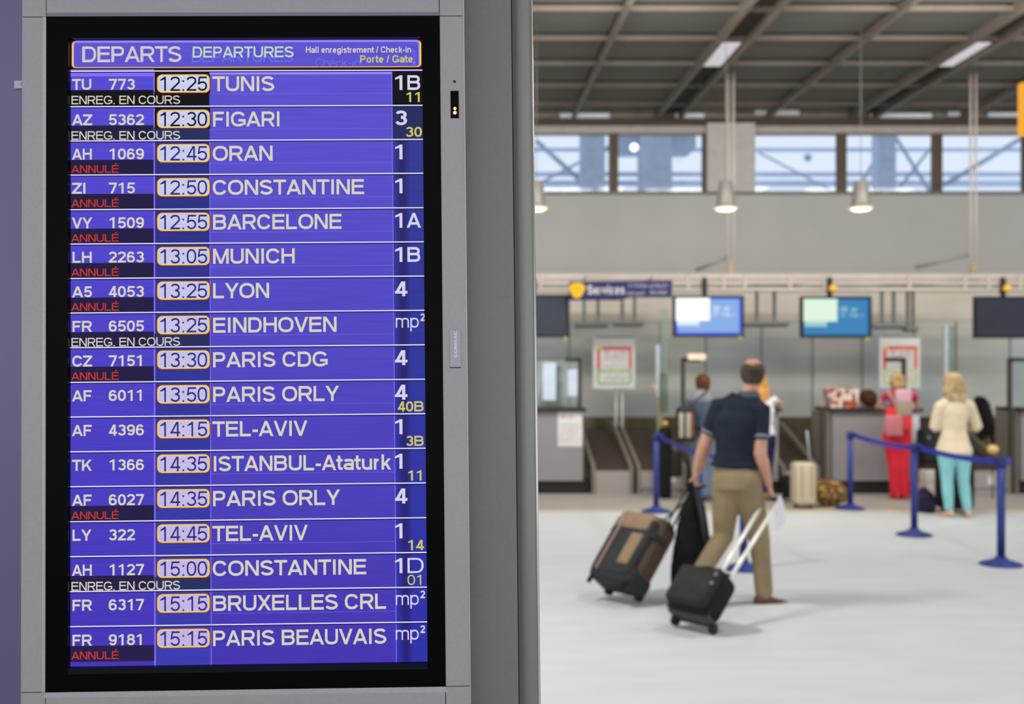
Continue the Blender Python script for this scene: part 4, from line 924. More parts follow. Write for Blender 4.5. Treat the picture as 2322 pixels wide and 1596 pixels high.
def top_cloth(m, J, k, g, sl=.5, low=-.06, fem=False, hem=.0):
    """torso and sleeves; sl: how far down the arm the sleeve reaches (0..2, 1 = elbow)"""
    side = (J['shR'] - J['shL']).normalized(); f = .9 if fem else 1.0; ws = lerp(J['pel'], J['chest'], .45)
    limb(m, [J['pel'] + Vector((0, 0, low)), J['pel'] + Vector((0, 0, .05)), ws, J['chest'], lerp(J['chest'], J['neck'], .62), J['neck'] - Vector((0, 0, .02))],
         [(.155 * k + g + hem, .11 * k + g + hem), (.155 * k + g, .110 * k + g), (.130 * k * f + g, .098 * k + g), (.155 * k * f + g, .112 * k + g), (.125 * k * f + g, .088 * k + g), (.066 * k, .066 * k)], ref=side, n=22, cap=.12)
    for s in 'LR':
        sh, el, wr = J['sh' + s], J['el' + s], J['wr' + s]
        pts = [lerp(J['chest'], J['neck'], .5), lerp(sh, J['neck'], .4), sh]; rd = [.05 * k + g, .055 * k + g, .057 * k * f + g]
        if sl > 0:
            e = lerp(sh, el, min(sl, 1)); pts += [lerp(sh, e, .5), e]; rd += [.052 * k * f + g, .049 * k * f + g]
        if sl > 1: e2 = lerp(el, wr, sl - 1); pts += [e2]; rd += [.038 * k * f + g]
        limb(m, pts, rd)
def trousers(m, J, k, g, rads=(.098, .088, .074, .064, .062, .056, .054), end=.97, top=.06, wk=1.0):
    side = (J['hpR'] - J['hpL']).normalized(); side = Vector((side.x, side.y, 0)).normalized()
    limb(m, [J['pel'] + Vector((0, 0, top)), J['pel'], lerp(J['pel'], (J['hpL'] + J['hpR']) / 2, .9) - Vector((0, 0, .05))], [(.135 * k * wk + g, .100 * k * wk + g), (.160 * k * wk + g, .118 * k * wk + g), (.150 * k + g, .118 * k + g)], ref=side, n=20, cap=.15)
    for s in 'LR':
        hp, kn, an = J['hp' + s], J['kn' + s], J['an' + s]; e = lerp(kn, an, end)
        limb(m, [hp + Vector((0, 0, .02)), lerp(hp, kn, .3), lerp(hp, kn, .7), kn, lerp(kn, e, .35), lerp(kn, e, .75), e], [r * k + g for r in rads])

# ---- man in navy polo walking away to the right
MY = 8.2
hx = math.radians(38); hd_ = Vector((math.sin(hx), math.cos(hx), 0))
J = dict(pel=V3(1668, 1078, MY), chest=V3(1672, 960, MY), neck=V3(1697, 893, MY), head=V3(1706, 849, MY + .02),
         shL=V3(1633, 921, MY + .06), shR=V3(1724, 927, MY - .05), elL=V3(1597, 1012, MY + .16), elR=V3(1723, 1030, MY - .10),
         wrL=V3(1580, 1070, MY + .26), wrR=V3(1742, 1097, MY - .04), hdL=V3(1577, 1100, MY + .27), hdR=V3(1752, 1128, MY + .0),
         hpL=V3(1648, 1092, MY + .05), hpR=V3(1692, 1092, MY - .05), knL=V3(1640, 1216, MY + .10), knR=V3(1722, 1222, MY + .10),
         anL=V3(1574, 1322, MY - .06), anR=V3(1733, 1350, MY + .10), ftL=Vector((.62, .45, -.75)), ftR=Vector((.93, .30, -.02)))
man, Mh = figure(tuple(V3(1668, 1375, MY))[:2] + (0,), 'man in navy polo shirt and khaki trousers walking away pulling two wheeled cases', J, 1.0, -math.radians(14), .04, curl=(1.25, 1.25), vox=.007, arm=1.28)
m_navy = mat('navy_pique', (38, 44, 56), .85, 0, .12, 14, .1, bump=.3)
m = MB(); top_cloth(m, J, 1.0, .018, .58, .080, hem=.016)
sh_ = garment('polo_shirt', man, m, m_navy, .009)
m_trim = mat('grey_blue_trim', (120, 130, 142), .8)
for s in 'LR':
    e = lerp(J['sh' + s], J['el' + s], .60); d = (J['el' + s] - J['sh' + s]).normalized()
    obj('sleeve_trim', MB().loft([e - d * .009, e + d * .012], [.066, .067], n=18, caps=False), m_trim, man)
c = J['neck']
obj('collar', MB().loft([c + Vector((0, 0, -.028)), c + Vector((0, 0, .0)), c + Vector((0, 0, .022))], [(.088, .084), (.074, .074), (.066, .068)], n=20, caps=False), mat('collar_grey_blue', (74, 84, 98), .8), man)
m = MB(); trousers(m, J, 1.0, .010, (.096, .092, .078, .066, .060, .056, .056), .93, .125, .95)
garment('trousers', man, m, mat('khaki_cotton', (146, 128, 100), .85, 0, .10, 5, .1, bump=.4), .010)
m_shoe = mat('brown_leather', (92, 56, 38), .4, 0, .1, 6)
for s in 'LR':
    m = MB(); shoe(m, J['an' + s], J['ft' + s], 1.08); garment('shoe', man, m, m_shoe, .008)
# hair: dark grey fringe around a balding crown
m = MB()
m.loft([(0, -.030, -.062), (0, -.026, -.03), (0, -.018, .01), (0, -.016, .05), (0, -.02, .076)], [(.060, .066), (.080, .080), (.088, .094), (.084, .092), (.064, .072)], n=20, M=Mh, cap=.2)
garment('hair', man, m, mat('grey_brown_hair', (74, 66, 58), .9, 0, .25, 30, .1), .008, 2)
m = MB(); m.sphere((0, -.022, .080), (.058, .064, .028), 14, M=Mh); obj('bald_crown', m, mat('crown_skin', (196, 140, 112), .5), man)

# ---- people at the desks
def stander(px, Yp, top_py, lab, k, jo, yaw=0, tilt=0, curl=(.5, .5)):
    """px/py offsets of joints given in the photo at depth Yp"""
    J = {}
    for n_, v in jo.items():
        if n_.startswith('ft') or n_.startswith('pn'): J[n_] = Vector(v)
        else: J[n_] = V3(v[0], v[1], Yp + (v[2] if len(v) > 2 else 0))
    r_, Mh = figure((X(px, Yp), Yp, 0), lab, J, k, yaw, tilt, True, curl, vox=.011)
    return r_, Mh, J
def hair_long(r_, Mh, k, length, width, mt, name='hair'):
    m = MB(); m.loft([(0, -.012, .098 * k), (0, -.012, .07 * k), (0, -.018, .0), (0, -.035, -.07 * k)], [(.05 * k, .06 * k), (.082 * k, .098 * k), (.092 * k, .100 * k), (.088 * k * width, .075 * k)], n=18, M=Mh, cap=.35)
    if length: m.loft([(0, -.05, -.05 * k), (0, -.078, -.12), (.01, -.095, -.12 - length), ], [(.09 * width, .05), (.098 * width, .04), (.05 * width, .025)], n=16, M=Mh)
    return garment(name, r_, m, mt, .010, 2)
m_blond = mat('blond_hair', (206, 184, 144), .8, 0, 0, 14, .2, rgb2=(160, 128, 86), stretch=(6, 6, 1))
# woman in red
J0 = dict(pel=(2034, 985), chest=(2042, 915), neck=(2036, 888), head=(2034, 866, .02), shL=(2010, 896), shR=(2072, 896), elL=(1990, 922, .12), elR=(2082, 926, .12),
          wrL=(1993, 925, .32), wrR=(2078, 927, .32), hdL=(2003, 925, .42), hdR=(2068, 927, .42), hpL=(2020, 990), hpR=(2048, 990), knL=(2027, 1055), knR=(2047, 1055), anL=(2032, 1119), anR=(2052, 1119),
          ftL=(-.1, 1, 0), ftR=(.1, 1, 0), pnL=(0, 0, 1), pnR=(0, 0, -1))
pr, Mh, J = stander(2034, 14.9, 845, 'woman in red trousers and raspberry top leaning on the desk', .92, J0, 0, -.05)
m_red = mat('red_cotton', (212, 48, 62), .8, 0, .1, 4, .1, bump=.3)
m = MB(); trousers(m, J, .92, .014, (.104, .094, .076, .068, .066, .066, .068), .98, .05); garment('trousers', pr, m, m_red)
m = MB(); top_cloth(m, J, .92, .012, .2, -.03, True); garment('top', pr, m, mat('raspberry_knit', (194, 58, 92), .8, 0, .1, 5, .1))
hair_long(pr, Mh, 1.06, 0, 1.05, mat('short_blond_hair', (196, 164, 116), .8, 0, 0, 14, .2, rgb2=(150, 116, 74)))
for s in 'LR': m = MB(); shoe(m, J['an' + s], J['ft' + s], .95); garment('shoe', pr, m, mat('red_shoe', (176, 52, 58), .5), .011)
# her patchwork shoulder bag
bY = 14.9 - .17
r_ = root('patchwork_bag', tuple(V3(2045, 985, bY)), 'pink and taupe patchwork bag hanging down the back of the woman in red', 'bag')
ms = [mat('bag_pink', (208, 160, 172), .8), mat('bag_taupe', (160, 138, 124), .8), mat('bag_rose', (190, 112, 118), .8), mat('bag_scarlet', (214, 52, 50), .8)]
def patch(px0, px1, py0, py1, mt, nm, off=0.0, rx=.03):
    c_ = (V3(px0, py0, bY + off) + V3(px1, py1, bY + off)) / 2; a = abs(X(px1, bY) - X(px0, bY)) / 2; h_ = abs(Z(py0, bY) - Z(py1, bY)) / 2
    obj(nm, MB().rbox(a, rx, h_, min(a, h_, rx) * .6, Matrix.Translation(c_)), mt, r_)
patch(2030, 2066, 882, 912, ms[0], 'pink_patch'); patch(2032, 2067, 908, 944, ms[1], 'taupe_patch'); patch(2006, 2046, 941, 988, ms[2], 'rose_pouch', -.03, .04); patch(2044, 2068, 944, 975, ms[3], 'scarlet_patch', .01)
patch(2008, 2034, 925, 943, ms[3], 'scarlet_panel', .02)
obj('strap', MB().loft([V3(2044, 945, bY), V3(2030, 915, bY + .01), V3(2014, 886, bY + .06)], [(.02, .006)] * 3, n=8), ms[1], r_)

# woman in cream jumper and aqua trousers
J0 = dict(pel=(2163, 1010), chest=(2164, 935), neck=(2166, 900), head=(2161, 872, .02), shL=(2132, 922), shR=(2198, 922), elL=(2120, 968, .05), elR=(2215, 968, .05),
          wrL=(2128, 975, .28), wrR=(2205, 975, .28), hdL=(2137, 970, .38), hdR=(2196, 970, .38), hpL=(2146, 1022), hpR=(2182, 1022), knL=(2148, 1092, .02), knR=(2184, 1090, .02), anL=(2152, 1157), anR=(2194, 1157),
          ftL=(-.2, 1, 0), ftR=(.15, 1, 0), pnL=(0, 0, 1), pnR=(0, 0, -1))
pc, Mh, J = stander(2164, 13.1, 848, 'woman with long blonde hair in cream jumper and aqua trousers', .95, J0, 0, -.06)
m = MB(); trousers(m, J, .95, .012, (.102, .086, .068, .056, .056, .046, .042), .92, .05); garment('trousers', pc, m, mat('aqua_cotton', (142, 204, 206), .8, 0, .08, 5, .1, bump=.3))
m = MB(); top_cloth(m, J, .95, .022, 1.2, -.085, True, .04); garment('jumper', pc, m, mat('cream_knit', (226, 208, 178), .9, 0, .07, 6, .1, bump=.3), smooth=3)
hair_long(pc, Mh, 1.25, .15, 1.3, m_blond)
m_nude = mat('beige_shoe', (206, 172, 146), .5)
for s in 'LR': m = MB(); shoe(m, J['an' + s], J['ft' + s], .95); garment('shoe', pc, m, m_nude, .011)

# woman in denim
J0 = dict(pel=(1598, 995), chest=(1594, 930), neck=(1592, 890), head=(1593, 868, .02), shL=(1568, 908), shR=(1622, 908), elL=(1560, 948, .05), elR=(1636, 948, .05),
          wrL=(1566, 960, .25), wrR=(1628, 955, .25), hdL=(1574, 955, .35), hdR=(1620, 950, .35), hpL=(1584, 1005), hpR=(1612, 1005), knL=(1590, 1065), knR=(1614, 1065), anL=(1596, 1120), anR=(1618, 1120),
          ftL=(0, 1, 0), ftR=(.1, 1, 0), pnL=(0, 0, 1), pnR=(0, 0, -1))
pd, Mh, J = stander(1598, 14.6, 848, 'woman with short auburn hair in a denim jacket, left of the man', .96, J0, 0, 0)
m = MB(); trousers(m, J, .96, .014, (.104, .096, .080, .074, .074, .076, .078), .96, .05); garment('trousers', pd, m, mat('pale_denim', (108, 120, 136), .85, 0, .1, 6, .1))
m = MB(); top_cloth(m, J, .96, .020, 1.5, .02, True); garment('jacket', pd, m, mat('denim_blue', (80, 94, 112), .85, 0, .14, 7, .1), smooth=3)
m = MB(); c = J['neck']; m.loft([c + Vector((0, -.02, -.075)), c + Vector((0, -.015, -.02)), c + Vector((0, 0, .03))], [(.13, .10), (.095, .085), (.066, .066)], n=18); obj('scarf', m, mat('grey_scarf', (140, 148, 156), .9), pd)
hair_long(pd, Mh, 1.06, 0, .9, mat('auburn_hair', (92, 54, 30), .8, 0, .3, 14, .2))
obj('waist_belt', MB().loft([J['pel'] + Vector((0, 0, .12)), J['pel'] + Vector((0, 0, .17))], [(.165, .128), (.158, .122)], n=18, caps=False), mat('dark_waist_belt', (30, 34, 48), .6), pd)
for s in 'LR': m = MB(); m.loft([J['an' + s] + Vector((0, 0, .16)), J['an' + s]], [.05, .045], n=12); shoe(m, J['an' + s], J['ft' + s], .98); garment('boot', pd, m, mat('black_boot', (26, 26, 30), .5), .011)
bY = 14.42
r_ = root('striped_bag', tuple(V3(1556, 1000, bY)), 'black framed bag with pale and rust panels on the hip of the denim woman', 'bag')
c_ = V3(1556, 962, bY); obj('body', MB().rbox(.125, .06, .215, .03, Matrix.Translation(c_)), mat('bag_black', (34, 30, 26), .6), r_)
for px, w_, mt in ((1545, .028, mat('bag_pale', (168, 164, 146), .7)), (1561, .028, MATS['bag_pale'] if 'bag_pale' in MATS else None), (1569.5, .014, mat('bag_rust', (150, 74, 44), .7))):
    obj('panel', MB().rbox(w_, .01, .155, .008, Matrix.Translation(V3(px, 964, bY - .06))), mt, r_)
obj('shoulder_strap', MB().loft([V3(1562, 926, bY), V3(1578, 908, bY - .02), V3(1592, 895, bY + .0), V3(1603, 886, bY + .1)], [(.018, .005)] * 4, n=8), mat('strap_brown', (72, 56, 46), .6), r_)

# girl behind the man's head
J0 = dict(pel=(1730, 988), chest=(1731, 932), neck=(1727, 892), head=(1724, 868, .02), shL=(1708, 908), shR=(1752, 906), elL=(1700, 940, .05), elR=(1770, 914, .08),
          wrL=(1708, 950, .25), wrR=(1762, 921, .30), hdL=(1716, 945, .35), hdR=(1752, 921, .4), hpL=(1720, 998), hpR=(1742, 998), knL=(1722, 1060), knR=(1740, 1060), anL=(1724, 1118), anR=(1740, 1118),
          ftL=(0, 1, 0), ftR=(.1, 1, 0), pnL=(0, 0, 1), pnR=(0, 0, -1))
pg, Mh, J = stander(1730, 14.7, 850, 'girl with ginger blonde hair and white top mostly hidden behind the man', .92, J0, 0, -.03)
m = MB(); trousers(m, J, .92, .012, end=.95); garment('trousers', pg, m, mat('navy_cotton', (34, 40, 66), .85, 0, .1, 5, .1))
m = MB(); top_cloth(m, J, .92, .014, .15, -.0, True); garment('top', pg, m, mat('white_cotton', (220, 218, 222), .85, 0, .05, 5, .1))
hair_long(pg, Mh, .95, .22, 1.05, mat('ginger_blonde_hair', (204, 154, 92), .8, 0, 0, 14, .2, rgb2=(176, 118, 58), stretch=(6, 6, 1)))
for s in 'LR': m = MB(); shoe(m, J['an' + s], J['ft' + s], .92); garment('shoe', pg, m, mat('dark_shoe', (40, 36, 36), .5), .011)

# clerk seated behind the desk (only the hair shows)
KY = 16.75
J0 = dict(pel=(1968, 1000), chest=(1968, 945), neck=(1968, 922), head=(1968, 904, -.08), shL=(1948, 932), shR=(1988, 932), elL=(1944, 962, -.1), elR=(1992, 962, -.1),
          wrL=(1954, 975, -.25), wrR=(1982, 975, -.25), hdL=(1958, 977, -.33), hdR=(1978, 977, -.33), hpL=(1958, 1005), hpR=(1978, 1005), knL=(1956, 1008, -.36), knR=(1980, 1008, -.36), anL=(1957, 1070, -.32), anR=(1979, 1070, -.32),
          ftL=(0, -1, 0), ftR=(0, -1, 0), pnL=(0, 0, -1), pnR=(0, 0, 1))
for q in ('an',):
    for s in 'LR': J0[q + s] = (J0[q + s][0], CY + (EYE - .09) * F / (KY - .32), -.32)
pk, Mh, J = stander(1968, KY, 880, 'clerk with bushy brown hair bent low behind the desk of the woman in red', .85, J0, PI, 0)
m = MB(); top_cloth(m, J, .85, .012, 1.8, -.02, True); garment('jacket', pk, m, mat('dark_clerk_jacket', (44, 42, 48), .85), .012)
m = MB()
for s in 'LR': limb(m, [J['hp' + s], J['kn' + s], J['an' + s]], [.09, .065, .045])
garment('trousers', pk, m, MATS['dark_clerk_jacket'], .012)
m = MB(); m.sphere((0, .012, .02), (.13, .12, .125), 16, M=Mh); m.sphere((.04, .03, .06), (.09, .09, .08), 12, M=Mh); m.sphere((-.05, .0, -.04), (.09, .09, .09), 12, M=Mh)
garment('hair', pk, m, mat('brown_curly_hair', (88, 58, 40), .9, 0, .35, 16, .1), .012)
r_ = root('stool', (X(1968, KY), KY + .02, 0), 'low grey stool the clerk sits on behind the desk', 'stool')
zs_ = Z(1010, KY) - .1
obj('seat', MB().lathe([(.17, -.05), (.18, -.02), (.17, 0)], (X(1968, KY), KY + .02, zs_)), m_dark, r_)
obj('column', MB().cyl((X(1968, KY), KY + .02, .03), (X(1968, KY), KY + .02, zs_ - .04), .03), m_steel, r_)
obj('base', MB().lathe([(.2, 0), (.2, .02), (.05, .04)], (X(1968, KY), KY + .02, 0)), m_steel, r_)

# ------------------------------------------------------------------ luggage
def frame3(o, a, w_):
    a = Vector(a).normalized(); w_ = Vector(w_).normalized(); n_ = -(a.cross(w_)).normalized(); w_ = n_.cross(-a).normalized() if False else w_
    w_ = (w_ - a * w_.dot(a)).normalized(); n_ = -(a.cross(w_)).normalized()
    M = Matrix(((a.x, n_.x, w_.x, o.x), (a.y, n_.y, w_.y, o.y), (a.z, n_.z, w_.z, o.z), (0, 0, 0, 1)))
    return M          # x along the axle, y towards the front pocket, z up the case
# big brown and grey suitcase
Yn = floorY(1371); near = Vector((X(1440, Yn), Yn, .045))
a = Vector((-.60, .80, 0)); wv = Vector((.50, .375, .74)); near = Vector((X(1456, Yn), Yn, .04)); mid = near + a * .16
SM = frame3(mid, a, wv)
sc_ = root('suitcase', (mid.x, mid.y, 0), 'large tilted brown and dark grey fabric suitcase rolling behind the man', 'suitcase')
m_br = mat('brown_nylon', (92, 76, 62), .8, 0, .1, 9, .15); m_dg = mat('slate_nylon', (52, 54, 54), .8, 0, .1, 9, .15); m_tn = mat('tan_nylon', (142, 120, 96), .8, 0, .08, 9, .15); m_bk = mat('black_nylon', (24, 24, 26), .75, 0, .15, 12, .2)
obj('shell', MB().rbox(.215, .11, .285, .07, SM @ Matrix.Translation((0, .13, .295)), seg=4), m_br, sc_)
obj('lower_shell', MB().rbox(.217, .125, .075, .05, SM @ Matrix.Translation((0, .135, .06)), seg=3), mat('charcoal_base', (34, 36, 40), .7), sc_)
obj('front_pocket', MB().rbox(.195, .04, .245, .035, SM @ Matrix.Translation((0, .240, .27)), seg=3), m_dg, sc_)
obj('top_panel', MB().rbox(.175, .055, .085, .045, SM @ Matrix.Translation((0, .235, .475)), seg=3), m_tn, sc_)
obj('pocket_panel', MB().rbox(.055, .012, .13, .012, SM @ Matrix.Translation((-.10, .283, .24))), m_tn, sc_)
obj('piping', MB().loft([(.11, .285, .04), (.11, .285, .25), (.10, .290, .48)], [.011, .011, .011], n=8, M=SM), mat('pink_beige_piping', (150, 122, 110), .7), sc_)
for zz in (.115, .155): obj('zip_band', MB().rbox(.2165, .011, .275, .01, SM @ Matrix.Translation((0, zz, .295)), seg=2), m_bk, sc_)
obj('band', MB().rbox(.219, .08, .028, .012, SM @ Matrix.Translation((0, .17, .40))), m_dg, sc_)
obj('top_handle', MB().loft([(-.07, .11, .575), (-.06, .11, .605), (0, .11, .612), (.06, .11, .605), (.07, .11, .575)], [(.014, .008)] * 5, n=8, M=SM), m_bk, sc_)
for s in (-1, 1):
    obj('wheel', MB().cyl(tuple(SM @ Vector((s * .15 - .015, .03, .0))), tuple(SM @ Vector((s * .15 + .015, .03, .0))), .038, 16), mat('wheel_rubber', (20, 20, 22), .6), sc_)
    obj('foot', MB().rbox(.016, .012, .03, .006, SM @ Matrix.Translation((s * .17, .23, -.035))), m_bk, sc_)
gr = V3(1577, 1098, MY + .27); gl = SM.inverted() @ gr
m = MB(); m.cyl(SM @ Vector((-.055, .03, .55)), gr + Vector((-.045, .03, -.01)), .008, 8); m.cyl(SM @ Vector((.055, .03, .55)), gr + Vector((.045, -.03, -.01)), .008, 8)
obj('pull_handle', m, mat('dark_tube', (60, 52, 48), .4, .4), sc_)
obj('grip', MB().loft([gr + Vector((-.055, .035, -.01)), gr + Vector((.055, -.035, -.01))], [.013, .013], n=10), m_bk, sc_)
# garment bag folded over the pull handle
gb = root('garment_bag', tuple(V3(1570, 1335, MY + .16)), 'black garment bag draped from the left hand of the man', 'bag')
prof = [(1577, 1108, 14), (1574, 1125, 24), (1571, 1150, 46), (1570, 1185, 70), (1571, 1215, 80), (1568, 1250, 86), (1562, 1290, 84), (1557, 1325, 76), (1556, 1338, 66)]
m = MB(); m.loft([V3(a_, b_, MY + .20 + .0 * i) for i, (a_, b_, c_) in enumerate(prof)], [(c_ / 2 / F * 8.4, .02 + .018 * math.sin(i * .8 + .5) ** 2) for i, (a_, b_, c_) in enumerate(prof)], n=20, caps=True)
obj('bag_body', m, m_bk, gb, voxel=.010, smooth=3)
obj('fold', MB().loft([V3(1578, 1110, MY + .16), V3(1590, 1150, MY + .13), V3(1598, 1200, MY + .13), V3(1600, 1235, MY + .14)], [(.012, .012), (.03, .02), (.03, .02), (.012, .01)], n=10), mat('glossy_black_lining', (34, 34, 38), .35), gb)
obj('strap', MB().loft([V3(1570, 1108, MY + .18), V3(1548, 1150, MY + .14), V3(1528, 1190, MY + .08)], [(.009, .004)] * 3, n=8), m_bk, gb)
obj('hook', MB().loft([V3(1577, 1108, MY + .2), V3(1578, 1098, MY + .2)], [.006, .006], n=8), m_steel, gb)
# black trolley case
Yn = floorY(1440); near = Vector((X(1620, Yn), Yn, .035))
a = Vector((-.62, .785, 0)); mid = near + a * .16
grip = V3(1751, 1134, MY + .0); wv = grip - mid
BMx = frame3(mid, a, Vector((.54, .43, .72)))
tc_ = root('trolley_case', (mid.x, mid.y, 0), 'small black cabin trolley case with long shiny handle tubes', 'suitcase')
m_bk2 = mat('brownish_black_nylon', (50, 47, 45), .8, 0, .15, 10, .15)  # front pocket fabric, lighter and browner than the shell
obj('shell', MB().rbox(.175, .105, .165, .06, BMx @ Matrix.Translation((0, .09, .185)), seg=4), m_bk, tc_)
obj('front_pocket', MB().rbox(.165, .045, .145, .042, BMx @ Matrix.Translation((0, .180, .180)), seg=4), m_bk2, tc_)
obj('zip', MB().rbox(.174, .008, .164, .008, BMx @ Matrix.Translation((0, .125, .185)), seg=2), mat('zip_black', (14, 14, 15), .5), tc_)
obj('base_frame', MB().rbox(.165, .06, .02, .012, BMx @ Matrix.Translation((0, .06, .022))), mat('base_plastic', (44, 48, 50), .4), tc_)
obj('top_handle', MB().loft([(-.09, .12, .348), (-.07, .12, .372), (0, .12, .378), (.07, .12, .372), (.09, .12, .348)], [(.015, .007)] * 5, n=8, M=BMx), mat('handle_grey_brown', (88, 82, 74), .6), tc_)
for p in ((-.15, .222, .27), (-.155, .224, .20), (.02, .205, .325)): obj('buckle', MB().rbox(.012, .006, .012, .003, BMx @ Matrix.Translation(p)), mat('dull_buckle', (110, 108, 104), .5), tc_)
for s in (-1, 1): obj('wheel', MB().cyl(BMx @ Vector((s * .155 - .014, .01, 0)), BMx @ Vector((s * .155 + .014, .01, 0)), .035, 16), MATS['wheel_rubber'], tc_)
m_tube = mat('polished_tube', (244, 240, 230), .3, .15, .02, 4, .8)
tL0 = V3(1634, 1301, (BMx @ Vector((.0, .03, .34))).y + .03); tR0 = V3(1652, 1317, (BMx @ Vector((.06, .03, .34))).y - .03)
gA = V3(1736, 1130, MY + .03); gB = V3(1765, 1137, MY - .04)
for p, q in ((tL0, gA), (tR0, gB)): obj('handle_tube', MB().cyl(p - (q - p).normalized() * .05, q, .0145, 12), m_tube, tc_)
obj('grip', MB().loft([gA + Vector((-.01, 0, .0)), lerp(gA, gB, .5) + Vector((0, 0, .01)), gB + Vector((.012, 0, .0))], [.015, .017, .015], n=12), mat('grip_plastic', (54, 54, 58), .4), tc_)
# white tag in the right hand
tag_ = root('paper_tag', tuple(V3(1768, 1160, MY - .06)), 'white paper tag hanging beside the right hand of the man', 'tag')
m = MB(); pts = [(1757, 1150), (1766, 1124), (1774, 1130), (1780, 1160), (1778, 1186), (1762, 1203), (1757, 1200)]
m.prism([(X(a_, MY - .06), Z(b_, MY - .06)) for a_, b_ in pts], MY - .066, MY - .060); obj('sheet', m, mat('tag_white', (232, 232, 238), .5), tag_)
obj('loop', MB().loft([V3(1766, 1127, MY - .06), V3(1772, 1120, MY - .05), V3(1764, 1133, MY - .04)], [.004] * 3, n=6), MATS['tag_white'], tag_)

def upright_case(x0, x1, y0, yb, Yc, th, name, lab, cat, mt, mt2, hpx=None, rad=.05, wheels=True):
    xa, xb, zt_ = X(x0, Yc), X(x1, Yc), Z(y0, Yc); c_ = (xa + xb) / 2
    r_ = root(name, (c_, Yc, 0), lab, cat)
    z0_ = .05 if wheels else .0
    obj('shell', MB().rbox((xb - xa) / 2, th / 2, (zt_ - z0_) / 2, rad, Matrix.Translation((c_, Yc, (zt_ + z0_) / 2)), seg=4), mt, r_)
    obj('zip', MB().rbox((xb - xa) / 2 + .002, .012, (zt_ - z0_) / 2 + .002, .01, Matrix.Translation((c_, Yc, (zt_ + z0_) / 2)), seg=2), mt2, r_)
    for s in (-1, 1):
        if wheels: obj('wheel', MB().cyl((c_ + s * (xb - xa) * .36 - .01, Yc, .03), (c_ + s * (xb - xa) * .36 + .01, Yc, .03), .03, 12), MATS['wheel_rubber'], r_)
    if hpx:
        for s in (-1, 1): obj('handle_tube', MB().cyl(V3(hpx[0][0], hpx[0][1], Yc + .06) + Vector((s * .012, s * .05, 0)), V3(hpx[1][0], hpx[1][1], Yc + .06) + Vector((s * .012, s * .05, 0)), .009, 8), mat('grey_tube', (176, 176, 184), .35, .5), r_)
        obj('grip', MB().loft([V3(hpx[1][0], hpx[1][1], Yc + .06) + Vector((-.014, -.06, 0)), V3(hpx[1][0], hpx[1][1], Yc + .06) + Vector((.014, .06, 0))], [.013, .013], n=8), m_dark, r_)
    return r_, c_, zt_
m_cream = mat('cream_hard_shell', (196, 182, 156), .45, 0, .05, 4)
cc, c_, zt_ = upright_case(1798, 1844, 1048, 1155, 13.95, .30, 'cream_suitcase', 'cream upright trolley case with raised handle, standing alone', 'suitcase', m_cream, mat('cream_groove', (160, 146, 112), .5), ((1838, 1060), (1829, 972)))
for s in (-.06, .06): obj('rib', MB().rbox(.009, .006, .20, .005, Matrix.Translation((c_ + s, 13.95 - .15, .34))), MATS['cream_groove'], cc)
upright_case(1772, 1800, 1078, 1150, 14.6, .3, 'black_suitcase', 'black case behind the cream trolley case', 'suitcase', m_bk, m_dark)
# flowered bag on the floor
FYc = 14.15
r_ = root('flowered_bag', (X(1880, FYc), FYc, 0), 'olive and pink flowered duffel bag on the floor beside the cream case', 'bag')
m_fl = mat('flower_print', (112, 92, 60), .85, 0, 0, 22, .1, rgb2=(180, 146, 120))
nt = m_fl.node_tree; rp = [n for n in nt.nodes if n.type == 'VALTORGB'][0].color_ramp
e = rp.elements.new(.56); e.color = (*lin((184, 176, 84)), 1); e = rp.elements.new(.44); e.color = (*lin((120, 62, 46)), 1); rp.interpolation = 'CONSTANT'
m = MB(); m.loft([(X(1848, FYc), FYc, .15), (X(1862, FYc), FYc, .17), (X(1885, FYc), FYc, .165), (X(1904, FYc), FYc, .15), (X(1912, FYc), FYc, .13)], [(.11, .10), (.15, .16), (.15, .155), (.13, .14), (.08, .09)], ref=(0, 1, 0), n=20)
obj('bag_body', m, m_fl, r_, voxel=.012, smooth=3)
obj('handle', MB().loft([(X(1866, FYc), FYc, .32), (X(1872, FYc), FYc, .36), (X(1890, FYc), FYc, .355), (X(1897, FYc), FYc, .30)], [(.012, .006)] * 4, ref=(0, 1, 0), n=8), mat('olive_strap', (96, 84, 50), .8), r_)
# red and white bag on the desk, beside the clerk
DY = CYF + .25; zt_ = Z(925, CYF)
r_ = root('print_bag', (X(1905, DY), DY, zt_), 'red and white patterned shopping bag standing on the desk', 'bag')
m_pb = mat('red_white_print', (222, 206, 196), .8, 0, 0, 11, .1, rgb2=(206, 84, 66))
rp = [n for n in m_pb.node_tree.nodes if n.type == 'VALTORGB'][0].color_ramp; e = rp.elements.new(.5); e.color = (*lin((150, 78, 52)), 1); rp.interpolation = 'CONSTANT'
xa, xb = X(1873, DY), X(1940, DY); z1 = Z(879, DY)
m = MB(); v = [(xa + .04, DY - .09, zt_), (xb - .0, DY - .09, zt_), (xb, DY + .09, zt_), (xa + .04, DY + .09, zt_), (xa - .03, DY - .11, z1), (xb + .02, DY - .07, z1 - .015), (xb + .02, DY + .07, z1 - .015), (xa - .03, DY + .11, z1)]
m.add(v, [(0, 3, 2, 1), (4, 5, 6, 7), (0, 1, 5, 4), (1, 2, 6, 5), (2, 3, 7, 6), (3, 0, 4, 7)]); bo = obj('bag_body', m, m_pb, r_)
obj('handle', MB().loft([(xa + .08, DY - .09, z1 - .03), (xa + .13, DY - .09, z1 + .02), (xb - .13, DY - .09, z1 + .02), (xb - .08, DY - .09, z1 - .03)], [(.008, .004)] * 4, n=8), mat('red_strap', (176, 60, 50), .7), r_)
